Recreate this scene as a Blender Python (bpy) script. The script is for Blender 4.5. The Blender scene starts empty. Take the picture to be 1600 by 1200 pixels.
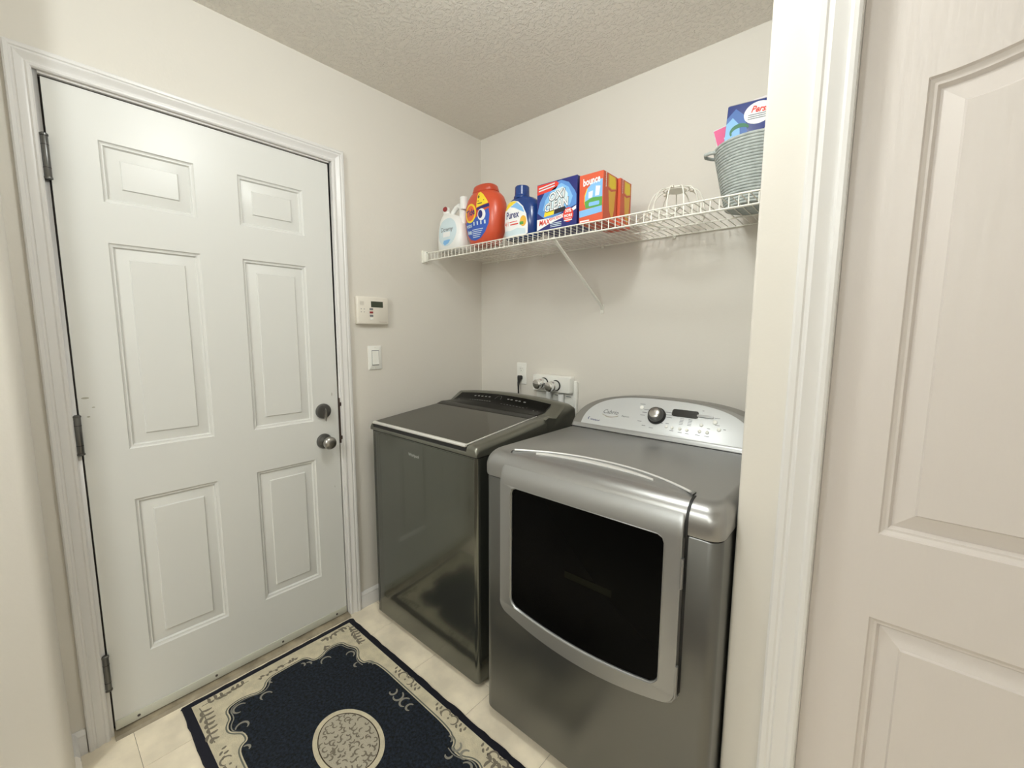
import bpy, bmesh, math, random
from mathutils import Vector, Matrix
from mathutils.geometry import tessellate_polygon
R = random.Random(7)
PI = math.pi
SC = bpy.context.scene
COL = SC.collection
# ------------------------------------------------------------------ camera
cd = bpy.data.cameras.new('camera'); cam = bpy.data.objects.new('camera', cd); COL.objects.link(cam)
YAW, PITCH, ROLL, FPX = 0.71442, 0.11791, 0.00472, 663.574
cy_, sy_, cp_, sp_ = math.cos(YAW), math.sin(YAW), math.cos(PITCH), math.sin(PITCH)
fw = Vector((-sy_ * cp_, cy_ * cp_, -sp_)); rt = Vector((cy_, sy_, 0)); up = rt.cross(fw)
r2 = rt * math.cos(ROLL) + up * math.sin(ROLL); u2 = -rt * math.sin(ROLL) + up * math.cos(ROLL)
mw = Matrix((r2, u2, -fw)).transposed().to_4x4(); mw.translation = Vector((1.81337, -1.81102, 1.32886))
cam.matrix_world = mw
cd.sensor_width = 36; cd.lens = FPX / 1600 * 36; cd.clip_start = 0.02
SC.camera = cam
# ------------------------------------------------------------------ world, exposure
w = bpy.data.worlds.new('world'); SC.world = w; w.use_nodes = True
w.node_tree.nodes['Background'].inputs[0].default_value = (0.9, 0.93, 1, 1)
w.node_tree.nodes['Background'].inputs[1].default_value = 0.3
SC.view_settings.view_transform = 'Standard'; SC.view_settings.look = 'None'
SC.view_settings.gamma = 1; SC.view_settings.use_curve_mapping = False
SC.view_settings.exposure = 0.0
try:
    SC.cycles.max_bounces = 10; SC.cycles.diffuse_bounces = 6; SC.cycles.glossy_bounces = 5
except Exception: pass
LAMP_A, LAMP_B, FILL_C = 19.5, 31, 32      # laundry lamp, hall lamp, added passage fill (watt)
def point(name, loc, watt, rad, col):
    l = bpy.data.lights.new(name, 'POINT'); l.energy = watt; l.shadow_soft_size = rad; l.color = col
    o = bpy.data.objects.new(name, l); COL.objects.link(o); o.location = loc; return o
WARM = (0.945, 0.985, 0.965)
point('laundry_lamp', (1.2, -1.2, 2.30), LAMP_A, 0.085, WARM)
point('hall_lamp', (1.9, -3.9, 2.20), LAMP_B, 0.12, WARM)
point('passage_fill', (1.15, -2.85, 2.28), FILL_C, 0.10, WARM)  # unseen fill, added to even out the light on the back wall
# ------------------------------------------------------------------ materials
def mat(name, col, rough=0.5, metal=0.0, bump=None, coat=0.0, spec=None, vary=None, emit=None, grain=None):
    m = bpy.data.materials.new(name); m.use_nodes = True; nt = m.node_tree; b = nt.nodes['Principled BSDF']
    b.inputs['Base Color'].default_value = (*col, 1); b.inputs['Roughness'].default_value = rough
    b.inputs['Metallic'].default_value = metal
    if coat: b.inputs['Coat Weight'].default_value = coat; b.inputs['Coat Roughness'].default_value = 0.06
    if spec is not None: b.inputs['Specular IOR Level'].default_value = spec
    tc = nt.nodes.new('ShaderNodeTexCoord')
    if vary:      # (scale, amount)
        n = nt.nodes.new('ShaderNodeTexNoise'); n.inputs['Scale'].default_value = vary[0]; n.inputs['Detail'].default_value = 5
        nt.links.new(tc.outputs['Object'], n.inputs['Vector'])
        r = nt.nodes.new('ShaderNodeValToRGB'); a = vary[1]
        r.color_ramp.elements[0].position = 0.35; r.color_ramp.elements[1].position = 0.65
        r.color_ramp.elements[0].color = (*[c * (1 - a) for c in col], 1); r.color_ramp.elements[1].color = (*[min(1, c * (1 + a)) for c in col], 1)
        nt.links.new(n.outputs['Fac'], r.inputs['Fac']); nt.links.new(r.outputs['Color'], b.inputs['Base Color'])
    if bump:      # (scale, strength, distance)
        n = nt.nodes.new('ShaderNodeTexNoise'); n.inputs['Scale'].default_value = bump[0]; n.inputs['Detail'].default_value = 3
        if grain:
            mp = nt.nodes.new('ShaderNodeMapping'); mp.inputs['Scale'].default_value = grain
            nt.links.new(tc.outputs['Object'], mp.inputs['Vector']); nt.links.new(mp.outputs['Vector'], n.inputs['Vector'])
        else: nt.links.new(tc.outputs['Object'], n.inputs['Vector'])
        bp = nt.nodes.new('ShaderNodeBump'); bp.inputs['Strength'].default_value = bump[1]; bp.inputs['Distance'].default_value = bump[2]
        nt.links.new(n.outputs['Fac'], bp.inputs['Height']); nt.links.new(bp.outputs['Normal'], b.inputs['Normal'])
    if emit: b.inputs['Emission Color'].default_value = (*emit[0], 1); b.inputs['Emission Strength'].default_value = emit[1]
    return m
WALLC = (0.72, 0.69, 0.635)
m_wall = mat('wall_paint', WALLC, 0.65, bump=(90, 0.18, 0.002))
m_trim = mat('trim_paint', (0.735, 0.725, 0.715), 0.32, bump=(60, 0.03, 0.001))
m_door = mat('door_paint', (0.73, 0.735, 0.715), 0.33, bump=(22, 0.05, 0.002))
m_cdoor = mat('embossed_door_paint', (0.64, 0.595, 0.565), 0.42, bump=(70, 0.8, 0.0015), grain=(1, 1, 0.09))
# knockdown ceiling
m_ceil = mat('ceiling_texture', (0.85, 0.815, 0.75), 0.8)
def ceil_nodes(m):
    nt = m.node_tree; b = nt.nodes['Principled BSDF']
    tc = nt.nodes.new('ShaderNodeTexCoord'); n = nt.nodes.new('ShaderNodeTexNoise'); n.inputs['Scale'].default_value = 62; n.inputs['Detail'].default_value = 4; n.inputs['Roughness'].default_value = 0.6
    r = nt.nodes.new('ShaderNodeValToRGB'); r.color_ramp.elements[0].position = 0.47; r.color_ramp.elements[1].position = 0.60
    bp = nt.nodes.new('ShaderNodeBump'); bp.inputs['Strength'].default_value = 0.75; bp.inputs['Distance'].default_value = 0.004
    nt.links.new(tc.outputs['Object'], n.inputs['Vector']); nt.links.new(n.outputs['Fac'], r.inputs['Fac'])
    nt.links.new(r.outputs['Color'], bp.inputs['Height']); nt.links.new(bp.outputs['Normal'], b.inputs['Normal'])
ceil_nodes(m_ceil)
m_tile = mat('vinyl_tile', (0.88, 0.79, 0.63), 0.32, vary=(8, 0.13), bump=(40, 0.05, 0.002))
m_grout = mat('added_dark_floor', (0.11, 0.075, 0.05), 0.4, vary=(3, 0.3))  # base under tiles; dark unseen hall stretch invented to dim the dryer's reflection
m_washer = mat('dark_metallic_enamel', (0.135, 0.14, 0.12), 0.17, 0.8, coat=0.5)
m_washer2 = mat('dark_metallic_plastic', (0.20, 0.20, 0.17), 0.30, 0.75)
m_lid = mat('smoked_lid_glass', (0.060, 0.058, 0.044), 0.13, 0.5, spec=0.35)
m_lidtrim = mat('satin_lid_trim', (0.80, 0.79, 0.76), 0.35, 0.5)
m_black = mat('gloss_black', (0.006, 0.006, 0.006), 0.12, coat=0.4)
m_panel = mat('black_panel', (0.004, 0.004, 0.0035), 0.22, spec=0.12)
m_matblack = mat('matte_black', (0.012, 0.012, 0.012), 0.5)
m_dryer = mat('silver_enamel_shaded', (0.17, 0.172, 0.166), 0.32, 0.85)  # cabinet copy of the silver, darkened for the floor it reflects
m_dtop = mat('silver_enamel_lit', (0.36, 0.36, 0.355), 0.33, 0.8)  # same silver, lightened for the ceiling and wall it reflects
m_dryer2 = mat('silver_plastic', (0.36, 0.365, 0.365), 0.38, 0.8)
m_ridge = mat('silver_edge_highlight', (0.80, 0.80, 0.79), 0.32, 0.4)  # near-white, paints the highlights on top of the dryer door
m_face = mat('pale_silver_face', (0.60, 0.62, 0.63), 0.38, 0.35)
m_rim = mat('grey_console_rim', (0.27, 0.265, 0.25), 0.4, 0.5)
m_dglass = mat('dryer_door_glass', (0.002, 0.002, 0.002), 0.25, spec=0.05)
m_steel = mat('brushed_nickel', (0.42, 0.41, 0.39), 0.28, 1.0)
m_chrome = mat('chrome', (0.80, 0.80, 0.80), 0.10, 1.0)
m_pewter = mat('dark_pewter', (0.17, 0.17, 0.165), 0.35, 0.9)
m_bronze = mat('aged_bronze', (0.09, 0.065, 0.055), 0.45, 0.6)
m_gap = mat('dark_weatherstrip', (0.06, 0.05, 0.045), 0.7)
m_strip = mat('sweep_vinyl', (0.60, 0.60, 0.52), 0.4)
m_wood = mat('worn_threshold', (0.33, 0.28, 0.20), 0.5, vary=(14, 0.3))
m_wire = mat('white_vinyl_wire', (0.86, 0.85, 0.78), 0.35)
m_white = mat('white_plastic', (0.84, 0.84, 0.80), 0.35)
m_ivory = mat('ivory_plastic', (0.78, 0.74, 0.66), 0.4)
m_lcd = mat('dark_screen', (0.045, 0.055, 0.035), 0.2)
m_bw = mat('bottle_white', (0.86, 0.87, 0.86), 0.30)
m_or = mat('tub_orange', (0.60, 0.080, 0.032), 0.30)
m_orcap = mat('lid_orange', (0.52, 0.068, 0.028), 0.35)
m_jug = mat('jug_blue', (0.012, 0.045, 0.20), 0.22)
def ink(n, c): return mat('ink_' + n, c, 0.45)
i_white, i_yellow, i_navy, i_black = ink('white', (0.85, 0.86, 0.87)), ink('yellow', (0.88, 0.66, 0.03)), ink('navy', (0.015, 0.02, 0.16)), ink('black', (0.02, 0.02, 0.03))
i_blue, i_lblue, i_red, i_pale = ink('blue', (0.03, 0.10, 0.48)), ink('light_blue', (0.22, 0.48, 0.82)), ink('red', (0.72, 0.05, 0.03)), ink('pale_blue', (0.62, 0.74, 0.80))
i_green, i_gold, i_orange, i_pink = ink('green', (0.10, 0.35, 0.07)), ink('gold', (0.80, 0.45, 0.06)), ink('orange', (0.82, 0.16, 0.04)), ink('pink', (0.80, 0.12, 0.30))
i_grey, i_dred, i_dgreen, i_teal = ink('grey', (0.19, 0.20, 0.215)), ink('dark_red', (0.30, 0.03, 0.03)), ink('dark_green', (0.02, 0.16, 0.07)), ink('mid_blue', (0.10, 0.26, 0.62))
m_rope = mat('grey_rope', (0.42, 0.46, 0.45), 0.85, bump=(160, 0.6, 0.002), vary=(60, 0.12))
m_navyp = mat('navy_pile', (0.006, 0.011, 0.020), 0.95, bump=(260, 0.9, 0.004), vary=(110, 0.95))
m_bind = mat('navy_binding', (0.004, 0.005, 0.014), 0.9, bump=(300, 0.5, 0.002))
m_cream = mat('cream_pile', (0.63, 0.57, 0.42), 0.95, bump=(260, 0.6, 0.003), vary=(30, 0.10))
m_taupe = mat('taupe_pile', (0.47, 0.43, 0.34), 0.95, bump=(260, 0.6, 0.003))
m_swirl = mat('grey_brown_pile', (0.20, 0.175, 0.135), 0.95, bump=(260, 0.5, 0.002))
m_scroll = mat('grey_green_pile', (0.15, 0.155, 0.13), 0.95, bump=(260, 0.5, 0.002))
# ------------------------------------------------------------------ mesh helpers
class M:
    def __init__(s): s.v = []; s.f = []
    def add(s, vs, fs):
        o = len(s.v); s.v += [tuple(v) for v in vs]; s.f += [tuple(i + o for i in f) for f in fs]; return s
    def box(s, x0, x1, y0, y1, z0, z1):
        return s.add([(x0, y0, z0), (x1, y0, z0), (x1, y1, z0), (x0, y1, z0), (x0, y0, z1), (x1, y0, z1), (x1, y1, z1), (x0, y1, z1)],
                     [(0, 3, 2, 1), (4, 5, 6, 7), (0, 1, 5, 4), (1, 2, 6, 5), (2, 3, 7, 6), (3, 0, 4, 7)])
    def loft(s, rings, caps=(1, 1), closed=True):
        n = len(rings[0]); vs = [p for r in rings for p in r]; fs = []
        for i in range(len(rings) - 1):
            for j in range(n if closed else n - 1):
                k = (j + 1) % n; fs.append((i * n + j, i * n + k, (i + 1) * n + k, (i + 1) * n + j))
        if caps[0]: fs.append(tuple(range(n))[::-1])
        if caps[1]: fs.append(tuple((len(rings) - 1) * n + j for j in range(n)))
        return s.add(vs, fs)
    def tube(s, pts, r, n=6, closed=False):
        P = [Vector(p) for p in pts]; L = len(P); rings = []; a = None
        for i, p in enumerate(P):
            if closed: t = (P[(i + 1) % L] - P[i - 1])
            else: t = (P[min(i + 1, L - 1)] - P[max(i - 1, 0)])
            t.normalize()
            if a is None: a = t.orthogonal().normalized()
            a = (a - t * a.dot(t)).normalized(); b = t.cross(a)
            rr = r[i] if isinstance(r, (list, tuple)) else r
            rings.append([p + (a * math.cos(q) + b * math.sin(q)) * rr for q in (2 * PI * j / n for j in range(n))])
        if closed: rings.append(rings[0]); return s.loft(rings, (0, 0))
        return s.loft(rings)
    def lathe(s, prof, o, axis, n=32, caps=(1, 1)):      # prof: (radius, height along axis)
        ax = Vector(axis).normalized(); a = ax.orthogonal().normalized(); b = ax.cross(a); o = Vector(o)
        return s.loft([[o + ax * h + (a * math.cos(q) + b * math.sin(q)) * r for q in (2 * PI * j / n for j in range(n))] for r, h in prof], caps)
    def prism(s, pts, fn, d0, d1):       # pts 2D, fn(u, v, d) -> 3D
        return s.loft([[fn(u, v, d0) for u, v in pts], [fn(u, v, d1) for u, v in pts]])
    def flat(s, loops, fn, cell=None):   # 2D loops (outer, holes...) -> surface through fn(u, v)
        vs = [Vector((p[0], p[1], 0)) for l in loops for p in l]
        fs = [t for t in tessellate_polygon([[Vector((p[0], p[1], 0)) for p in l] for l in loops])]
        if cell:
            bm = bmesh.new(); bv = [bm.verts.new(v) for v in vs]
            for t in fs:
                try: bm.faces.new([bv[i] for i in t])
                except ValueError: pass
            for _ in range(7):
                es = [e for e in bm.edges if e.calc_length() > cell]
                if not es: break
                bmesh.ops.subdivide_edges(bm, edges=es, cuts=1); bmesh.ops.triangulate(bm, faces=bm.faces[:])
            bm.verts.index_update(); vs = [v.co.copy() for v in bm.verts]; fs = [tuple(v.index for v in f.verts) for f in bm.faces]; bm.free()
        return s.add([fn(v[0], v[1]) for v in vs], fs)
    def text(s, txt, fn, size, u=0, v=0, shear=0, bold=0, rot=0, sx=1.0, align='CENTER'):
        vs, fs = text_data(txt, shear, bold, align); c, q = math.cos(rot), math.sin(rot)
        out = []
        for a, b in vs: a *= size * sx; b *= size; out.append(fn(u + a * c - b * q, v + a * q + b * c))
        return s.add(out, fs)
TX = {}
def text_data(txt, shear, bold, align):
    k = (txt, shear, bold, align)
    if k not in TX:
        c = bpy.data.curves.new('t', 'FONT'); c.body = txt; c.size = 1; c.shear = shear; c.offset = bold; c.align_x = align; c.align_y = 'CENTER'; c.resolution_u = 2
        o = bpy.data.objects.new('t', c); COL.objects.link(o); dg = bpy.context.evaluated_depsgraph_get()
        me = bpy.data.meshes.new_from_object(o.evaluated_get(dg))
        TX[k] = ([(v.co.x, v.co.y) for v in me.vertices], [tuple(p.vertices) for p in me.polygons])
        bpy.data.objects.remove(o); bpy.data.curves.remove(c); bpy.data.meshes.remove(me)
    return TX[k]
def wloc(p):
    l = Vector((0, 0, 0))
    while p: l += p.location; p = p.parent
    return l
def build(name, m, material, parent=None, bevel=0, seg=2, angle=35, label=None, weld=True, loc=None, kind=None):
    bm = bmesh.new(); off = wloc(parent) + (Vector(loc) if loc else Vector((0, 0, 0)))
    vs = [bm.verts.new(Vector(v) - off) for v in m.v]
    for f in m.f:
        if len(set(f)) < 3: continue
        try: bm.faces.new([vs[i] for i in f])
        except ValueError: pass
    if weld: bmesh.ops.remove_doubles(bm, verts=bm.verts, dist=1e-5)
    bmesh.ops.recalc_face_normals(bm, faces=bm.faces)
    if bevel:
        es = [e for e in bm.edges if len(e.link_faces) == 2 and e.calc_face_angle(0) > math.radians(40)]
        bmesh.ops.bevel(bm, geom=es, offset=bevel, segments=seg, profile=0.5, affect='EDGES', clamp_overlap=True)
    for f in bm.faces: f.smooth = True
    for e in bm.edges:
        if len(e.link_faces) == 2 and e.calc_face_angle(0) > math.radians(angle): e.smooth = False
    me = bpy.data.meshes.new(name); bm.to_mesh(me); bm.free(); me.materials.append(material)
    o = bpy.data.objects.new(name, me); COL.objects.link(o)
    if parent: o.parent = parent
    if loc: o.location = loc
    if label: o['label'] = label
    if kind: o['kind'] = kind
    return o
def tag(o, label, cat, group=None):
    o['label'] = label; o['category'] = cat
    if group: o['group'] = group
    return o
def thing(name, label, cat, loc=(0, 0, 0), group=None):
    o = bpy.data.objects.new(name, None); COL.objects.link(o); o.location = loc; o.empty_display_size = 0.05
    return tag(o, label, cat, group)
def struct(name, loc=(0, 0, 0)):
    o = bpy.data.objects.new(name, None); COL.objects.link(o); o.location = loc; o['kind'] = 'structure'; return o
def sbuild(name, m, material, **k):
    o = build(name, m, material, **k); o['kind'] = 'structure'; return o
def rect(u0, v0, u1, v1): return [(u0, v0), (u1, v0), (u1, v1), (u0, v1)]
def rrect(u0, v0, u1, v1, r, n=4):
    o = []
    for cx, cy, a in ((u1 - r, v0 + r, -PI / 2), (u1 - r, v1 - r, 0), (u0 + r, v1 - r, PI / 2), (u0 + r, v0 + r, PI)):
        o += [(cx + r * math.cos(a + PI / 2 * i / n), cy + r * math.sin(a + PI / 2 * i / n)) for i in range(n + 1)]
    return o
def ell(u, v, a, b, n=24): return [(u + a * math.cos(2 * PI * i / n), v + b * math.sin(2 * PI * i / n)) for i in range(n)]
def inset(pts, d):          # ccw polygon, inset by d
    out = []; n = len(pts)
    for i in range(n):
        p0, p1, p2 = Vector(pts[i - 1]), Vector(pts[i]), Vector(pts[(i + 1) % n])
        a = (p1 - p0).normalized(); b = (p2 - p1).normalized(); na = Vector((-a.y, a.x)); nb = Vector((-b.y, b.x))
        k = (na + nb); k = k / max(0.3, k.dot(k) / 2) * 1.0
        out.append((p1.x + k.x * d, p1.y + k.y * d))
    return out
def stripe(pts, wd, closed=False, taper=False):     # ribbon outline as quad strips: returns (verts, faces) in 2D
    P = [Vector(p) for p in pts]; n = len(P); vs = []; fs = []
    for i, p in enumerate(P):
        t = (P[(i + 1) % n] - P[i - 1]) if closed else (P[min(i + 1, n - 1)] - P[max(i - 1, 0)])
        t.normalize(); q = Vector((-t.y, t.x)); h = wd / 2
        if taper: h *= 0.25 + 0.75 * math.sin(PI * (0.12 + 0.8 * i / (n - 1)))
        vs += [p + q * h, p - q * h]
    for i in range(n if closed else n - 1):
        k = (i + 1) % n; fs.append((2 * i, 2 * i + 1, 2 * k + 1, 2 * k))
    return vs, fs
# ------------------------------------------------------------------ setting
HC = 2.418
YW = -0.750      # face of the closet wall
sbuild('wall_left', M().box(-0.14, 0, -1.84, -1.738, 0, HC).box(-0.14, 0, -0.880, 0.14, 0, HC).box(-0.14, 0, -1.738, -0.880, 2.056, HC), m_wall)
sbuild('wall_back', M().box(0, 3.2, 0, 0.14, 0, HC), m_wall)
def bull(x0, x1, y0, y1, corner, r, z0=0, z1=HC):
    pts = []
    for i, (x, y) in enumerate([(x0, y0), (x1, y0), (x1, y1), (x0, y1)]):
        if i == corner:
            sx = 1 if x == x0 else -1; sy = 1 if y == y0 else -1; cx, cy = x + sx * r, y + sy * r
            a0 = {(1, 1): PI, (-1, 1): -PI / 2, (-1, -1): 0, (1, -1): PI / 2}[(sx, sy)]
            pts += [(cx + r * math.cos(a0 + PI / 2 * k / 8), cy + r * math.sin(a0 + PI / 2 * k / 8)) for k in range(9)]
        else: pts.append((x, y))
    return M().prism(pts, lambda u, v, d: (u, v, d), z0, z1)
sbuild('wall_near', bull(-0.14, 0.145, -4.3, -1.812, 2, 0.035), m_wall)
sbuild('wall_right', bull(1.590, 1.738, YW, 0, 0, 0.006), m_wall)
sbuild('wall_closet', M().box(2.50, 3.2, YW, 0, 0, HC).box(1.738, 2.50, YW, YW + 0.1, 2.06, HC), m_wall)
sbuild('wall_far_right', M().box(3.2, 3.34, -4.3, 0.14, 0, HC), m_wall)
sbuild('wall_front', M().box(-0.14, 3.34, -4.44, -4.3, 0, HC), m_wall)
sbuild('ceiling', M().box(-0.14, 3.34, -4.44, 0.14, HC, HC + 0.1), m_ceil)
fl = sbuild('floor', M().box(-0.14, 3.34, -4.44, 0.14, -0.06, -0.0012), m_grout)
T = 0.305; tile_me = None
for i in range(0, 11):
    for j in range(0, 15):
        x0 = -0.10 + i * T; y0 = -4.42 + j * T
        x1, y1 = min(x0 + T, 3.2), min(y0 + T, 0.0)
        if x1 - x0 < 0.03 or y1 - y0 < 0.03 or y0 < -2.1: continue
        if x1 - x0 < T - 0.01 or y1 - y0 < T - 0.01 or tile_me is None:
            o = build('tile', M().box(x0 + .0005, x1 - .0005, y0 + .0005, y1 - .0005, -0.004, 0), m_tile, fl, bevel=0.0006, seg=1, loc=(x0, y0, 0))
            if tile_me is None and x1 - x0 > T - 0.01: tile_me = o.data
        else:
            o = bpy.data.objects.new('tile', tile_me); COL.objects.link(o); o.parent = fl; o.location = (x0, y0, 0)
# casings
PROF = [(0, 0), (0, .009), (.004, .012), (.010, .0125), (.014, .010), (.020, .0105), (.028, .014), (.034, .0165), (.037, .0145), (.041, .0145), (.044, .017), (.052, .0175), (.056, .015), (.057, 0)]
def casing(parent, a0, a1, zt, wd, fn):     # opening between a0..a1 up to zt, fn(a, z, depth)
    k = wd / .057
    P = [(u * k, d) for u, d in PROF]
    build('side_casing', M().loft([[fn(a0 - u, 0, d) for u, d in P], [fn(a0 - u, zt + u, d) for u, d in P]]), m_trim, parent, angle=25)
    build('side_casing', M().loft([[fn(a1 + u, 0, d) for u, d in P], [fn(a1 + u, zt + u, d) for u, d in P]]), m_trim, parent, angle=25)
    build('head_casing', M().loft([[fn(a0 - u, zt + u, d) for u, d in P], [fn(a1 + u, zt + u, d) for u, d in P]]), m_trim, parent, angle=25)
t1 = struct('trim_1'); casing(t1, -1.728, -0.892, 2.042, 0.052, lambda a, z, d: (d, a, z))
t2 = struct('trim_2'); casing(t2, 1.738, 2.49, 2.05, -0.0, lambda a, z, d: (a, YW - d, z)) if False else None
k2 = 0.069 / .057
P2 = [(u * k2, d) for u, d in PROF]
build('side_casing', M().loft([[(1.738 - u, YW - d, 0) for u, d in P2], [(1.738 - u, YW - d, 2.05 + u) for u, d in P2]]), m_trim, t2, angle=25)
build('side_casing', M().loft([[(2.50 + u, YW - d, 0) for u, d in P2], [(2.50 + u, YW - d, 2.05 + u) for u, d in P2]]), m_trim, t2, angle=25)
build('head_casing', M().loft([[(1.738 - u, YW - d, 2.05 + u) for u, d in P2], [(2.50 + u, YW - d, 2.05 + u) for u, d in P2]]), m_trim, t2, angle=25)
BB = [(0, 0), (.013, 0), (.013, .055), (.011, .060), (.012, .066), (.008, .074), (.004, .079), (0, .080)]
def base(name, p0, p1, nrm):
    m = M().loft([[(p[0] + nrm[0] * d, p[1] + nrm[1] * d, z) for d, z in BB] for p in (p0, p1)])
    return sbuild(name, m, m_trim, angle=30)
base('baseboard_left', (0, -0.838), (0, -0.0), (1, 0))
base('baseboard_corner', (0, -1.812), (0, -1.782), (1, 0))
base('baseboard_near', (0.145, -4.3), (0.145, -1.845), (1, 0))
base('baseboard_return', (0.0, -1.812), (0.110, -1.812), (0, 1))
base('baseboard_back', (0.013, 0), (1.59, 0), (0, -1))
base('baseboard_closet', (1.596, YW), (1.667, YW), (0, -1))
# ------------------------------------------------------------------ moulded doors
def panel_mesh(poly, rings, fn, ins=None):
    ins = ins or (lambda i: inset(poly, i))
    m = M(); R_ = [[fn(u, v, d) for u, v in ins(i)] for i, d in rings]
    for a in range(len(R_) - 1):
        m.loft([R_[a], R_[a + 1]], (0, 0))
    m.flat([ins(rings[-1][0])], lambda u, v: fn(u, v, rings[-1][1]))
    return m
door = struct('door_1', (0, -1.714, 0.012))
fnl = lambda u, v, d: (-0.004 - d, u, v)
Yc = [(-1.609, -1.374), (-1.245, -1.014)]; Zc = [(.243, .782), (.951, 1.600), (1.720, 1.898)]
holes = [rect(a, c, b, d) for a, b in Yc for c, d in Zc]
D0, D1 = (-1.7135, 0.014), (-0.9045, 2.030)
m = M().flat([rect(D0[0], D0[1], D1[0], D1[1])] + [h[::-1] for h in holes], lambda u, v: (-0.004, u, v))
m.flat([rect(D0[0], D0[1], D1[0], D1[1])], lambda u, v: (-0.044, u, v))
m.loft([[(-0.044, u, v) for u, v in rect(*D0, *D1)], [(-0.004, u, v) for u, v in rect(*D0, *D1)]], (0, 0))
slab = build('slab', m, m_door, door, angle=20)
RG = [(0, 0), (.003, .0040), (.007, .0055), (.010, .0055), (.014, .0125), (.045, .0060), (.0480, .0020)]
for h in holes: build('panel', panel_mesh(h, RG, fnl), m_door, door, angle=18)
build('door_frame', M().box(-0.12, -0.0, -1.738, -1.7185, 0, 2.056).box(-0.12, -0.0, -0.8995, -0.880, 0, 2.056).box(-0.12, 0, -1.7185, -0.8995, 2.0355, 2.056), m_trim, door, bevel=.001)
build('weatherstrip', M().box(-0.05, -0.018, -1.7185, -1.7140, 0.014, 2.035).box(-0.05, -0.012, -0.9040, -0.8995, 0.014, 2.035).box(-0.05, -0.012, -1.7185, -0.8995, 2.0302, 2.0355).box(-0.10, -0.0445, -1.7185, -0.8995, 0.0, 2.035), m_gap, door)
build('threshold', M().loft([[(-0.10, y, 0), (-0.10, y, .014), (-0.02, y, .014), (0.020, y, .008), (0.030, y, 0)] for y in (-1.7185, -0.8995)]), m_wood, door, angle=30)
sw = build('door_sweep', M().box(-0.004, 0.001, -1.712, -0.906, .016, .048), m_strip, door, bevel=.0015)
for y in (-1.655, -1.430, -1.191, -0.955):
    build('screw', M().lathe([(.0045, 0), (.0045, .001), (.003, .002)], (0.001, y, .031), (1, 0, 0), 12), m_gap, sw)
for zc in (1.815, 1.017, 0.231):
    h = build('hinge', M().lathe([(.0075, -.055), (.0080, -.054), (.0080, .054), (.0075, .055)], (0.0075, -1.7195, zc), (0, 0, 1), 16), m_pewter, door, angle=30)
    build('hinge_pin', M().lathe([(.0058, -.062), (.0095, -.060), (.0095, -.056), (.0095, -.0555)], (0.0075, -1.7195, zc), (0, 0, 1), 12).lathe([(.0095, .0555), (.0095, .060), (.0055, .063)], (0.0075, -1.7195, zc), (0, 0, 1), 12), m_pewter, h)
    build('hinge_joint', M().lathe([(.0085, -.0315), (.0085, -.0300)], (0.0075, -1.7195, zc), (0, 0, 1), 14).lathe([(.0085, .0300), (.0085, .0315)], (0.0075, -1.7195, zc), (0, 0, 1), 14), m_matblack, h)
dl = build('deadbolt', M().lathe([(.033, 0), (.033, .006), (.030, .011), (.022, .0125), (.018, .0125)], (-0.004, -0.972, 0.990), (1, 0, 0), 32), m_pewter, door)
build('thumb_turn', M().loft([[(x, -0.972 + a * k, 0.976 + b * k2_) for a, b in ell(0, 0, .0055, .029, 16)] for x, k, k2_ in ((.008, 1, .6), (.020, .8, 1.0), (.026, .6, .9))]), m_steel, dl)
kn = build('doorknob', M().lathe([(.012, 0), (.012, .022), (.018, .030), (.0265, .038), (.0275, .048), (.024, .056), (.012, .0605), (.0, .061)], (0.006, -0.974, 0.857), (1, 0, 0), 32, (1, 0)), m_steel, door, angle=60)
build('rosette', M().lathe([(.033, 0), (.033, .004), (.029, .010), (.016, .013), (.012, .014)], (-0.004, -0.974, 0.857), (1, 0, 0), 32), m_pewter, kn)
st = build('strike_plate', M().box(-0.004, 0.0016, -0.9035, -0.8965, .835, 1.040), m_bronze, door, bevel=.0007)
for z in (1.012, .860): build('screw_lug', M().lathe([(.0085, 0), (.0085, .003), (.006, .004)], (0.0, -0.8955, z), (1, 0, 0), 14), m_bronze, st)
for y, z, r in ((-1.700, 1.125, .007), (-1.690, 1.100, .003), (-1.672, 1.098, .003), (-1.694, 1.072, .004), (-1.685, 1.127, .004)):
    pass
build('scuff_marks', M().flat([ell(-1.697, 1.128, .009, .003, 10)], lambda u, v: (-.0037, u, v)).flat([ell(-1.681, 1.098, .004, .0018, 8)], lambda u, v: (-.0037, u, v)).flat([ell(-1.694, 1.070, .004, .0025, 8)], lambda u, v: (-.0037, u, v)).flat([ell(-0.930, 1.060, .002, .008, 8)], lambda u, v: (-.0037, u, v)).flat([ell(-0.935, .640, .001, .005, 8)], lambda u, v: (-.0037, u, v)), ink('scuff', (.42, .41, .35)), door, weld=False)
# closet door (right)
cdr = struct('door_2', (1.742, YW + 0.02, 0.01))
fnr = lambda u, v, d: (u, YW + 0.030 + d, v)
xL, xR = 1.7395, 2.4985; pl, pr = 1.838, 2.400
def arch(x0, x1, z0, z1, rise):
    n = 28; pts = [(x0, z0), (x1, z0)]
    for i in range(n + 1):
        t = 1 - i / n; pts.append((x0 + (x1 - x0) * t, z1 + rise * (0.5 - 0.5 * math.cos(2 * PI * t)) ** 1.0 + .006 * math.sin(PI * t)))
    return pts
hA = arch(pl, pr, .935, 1.781, .048); hB = rect(pl, .16, pr, .757)
m = M().flat([rect(xL, .012, xR, 2.035), hA[::-1], hB[::-1]], lambda u, v: fnr(u, v, 0))
m.loft([[fnr(u, v, .034) for u, v in rect(xL, .012, xR, 2.035)], [fnr(u, v, 0) for u, v in rect(xL, .012, xR, 2.035)]], (1, 0))
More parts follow.
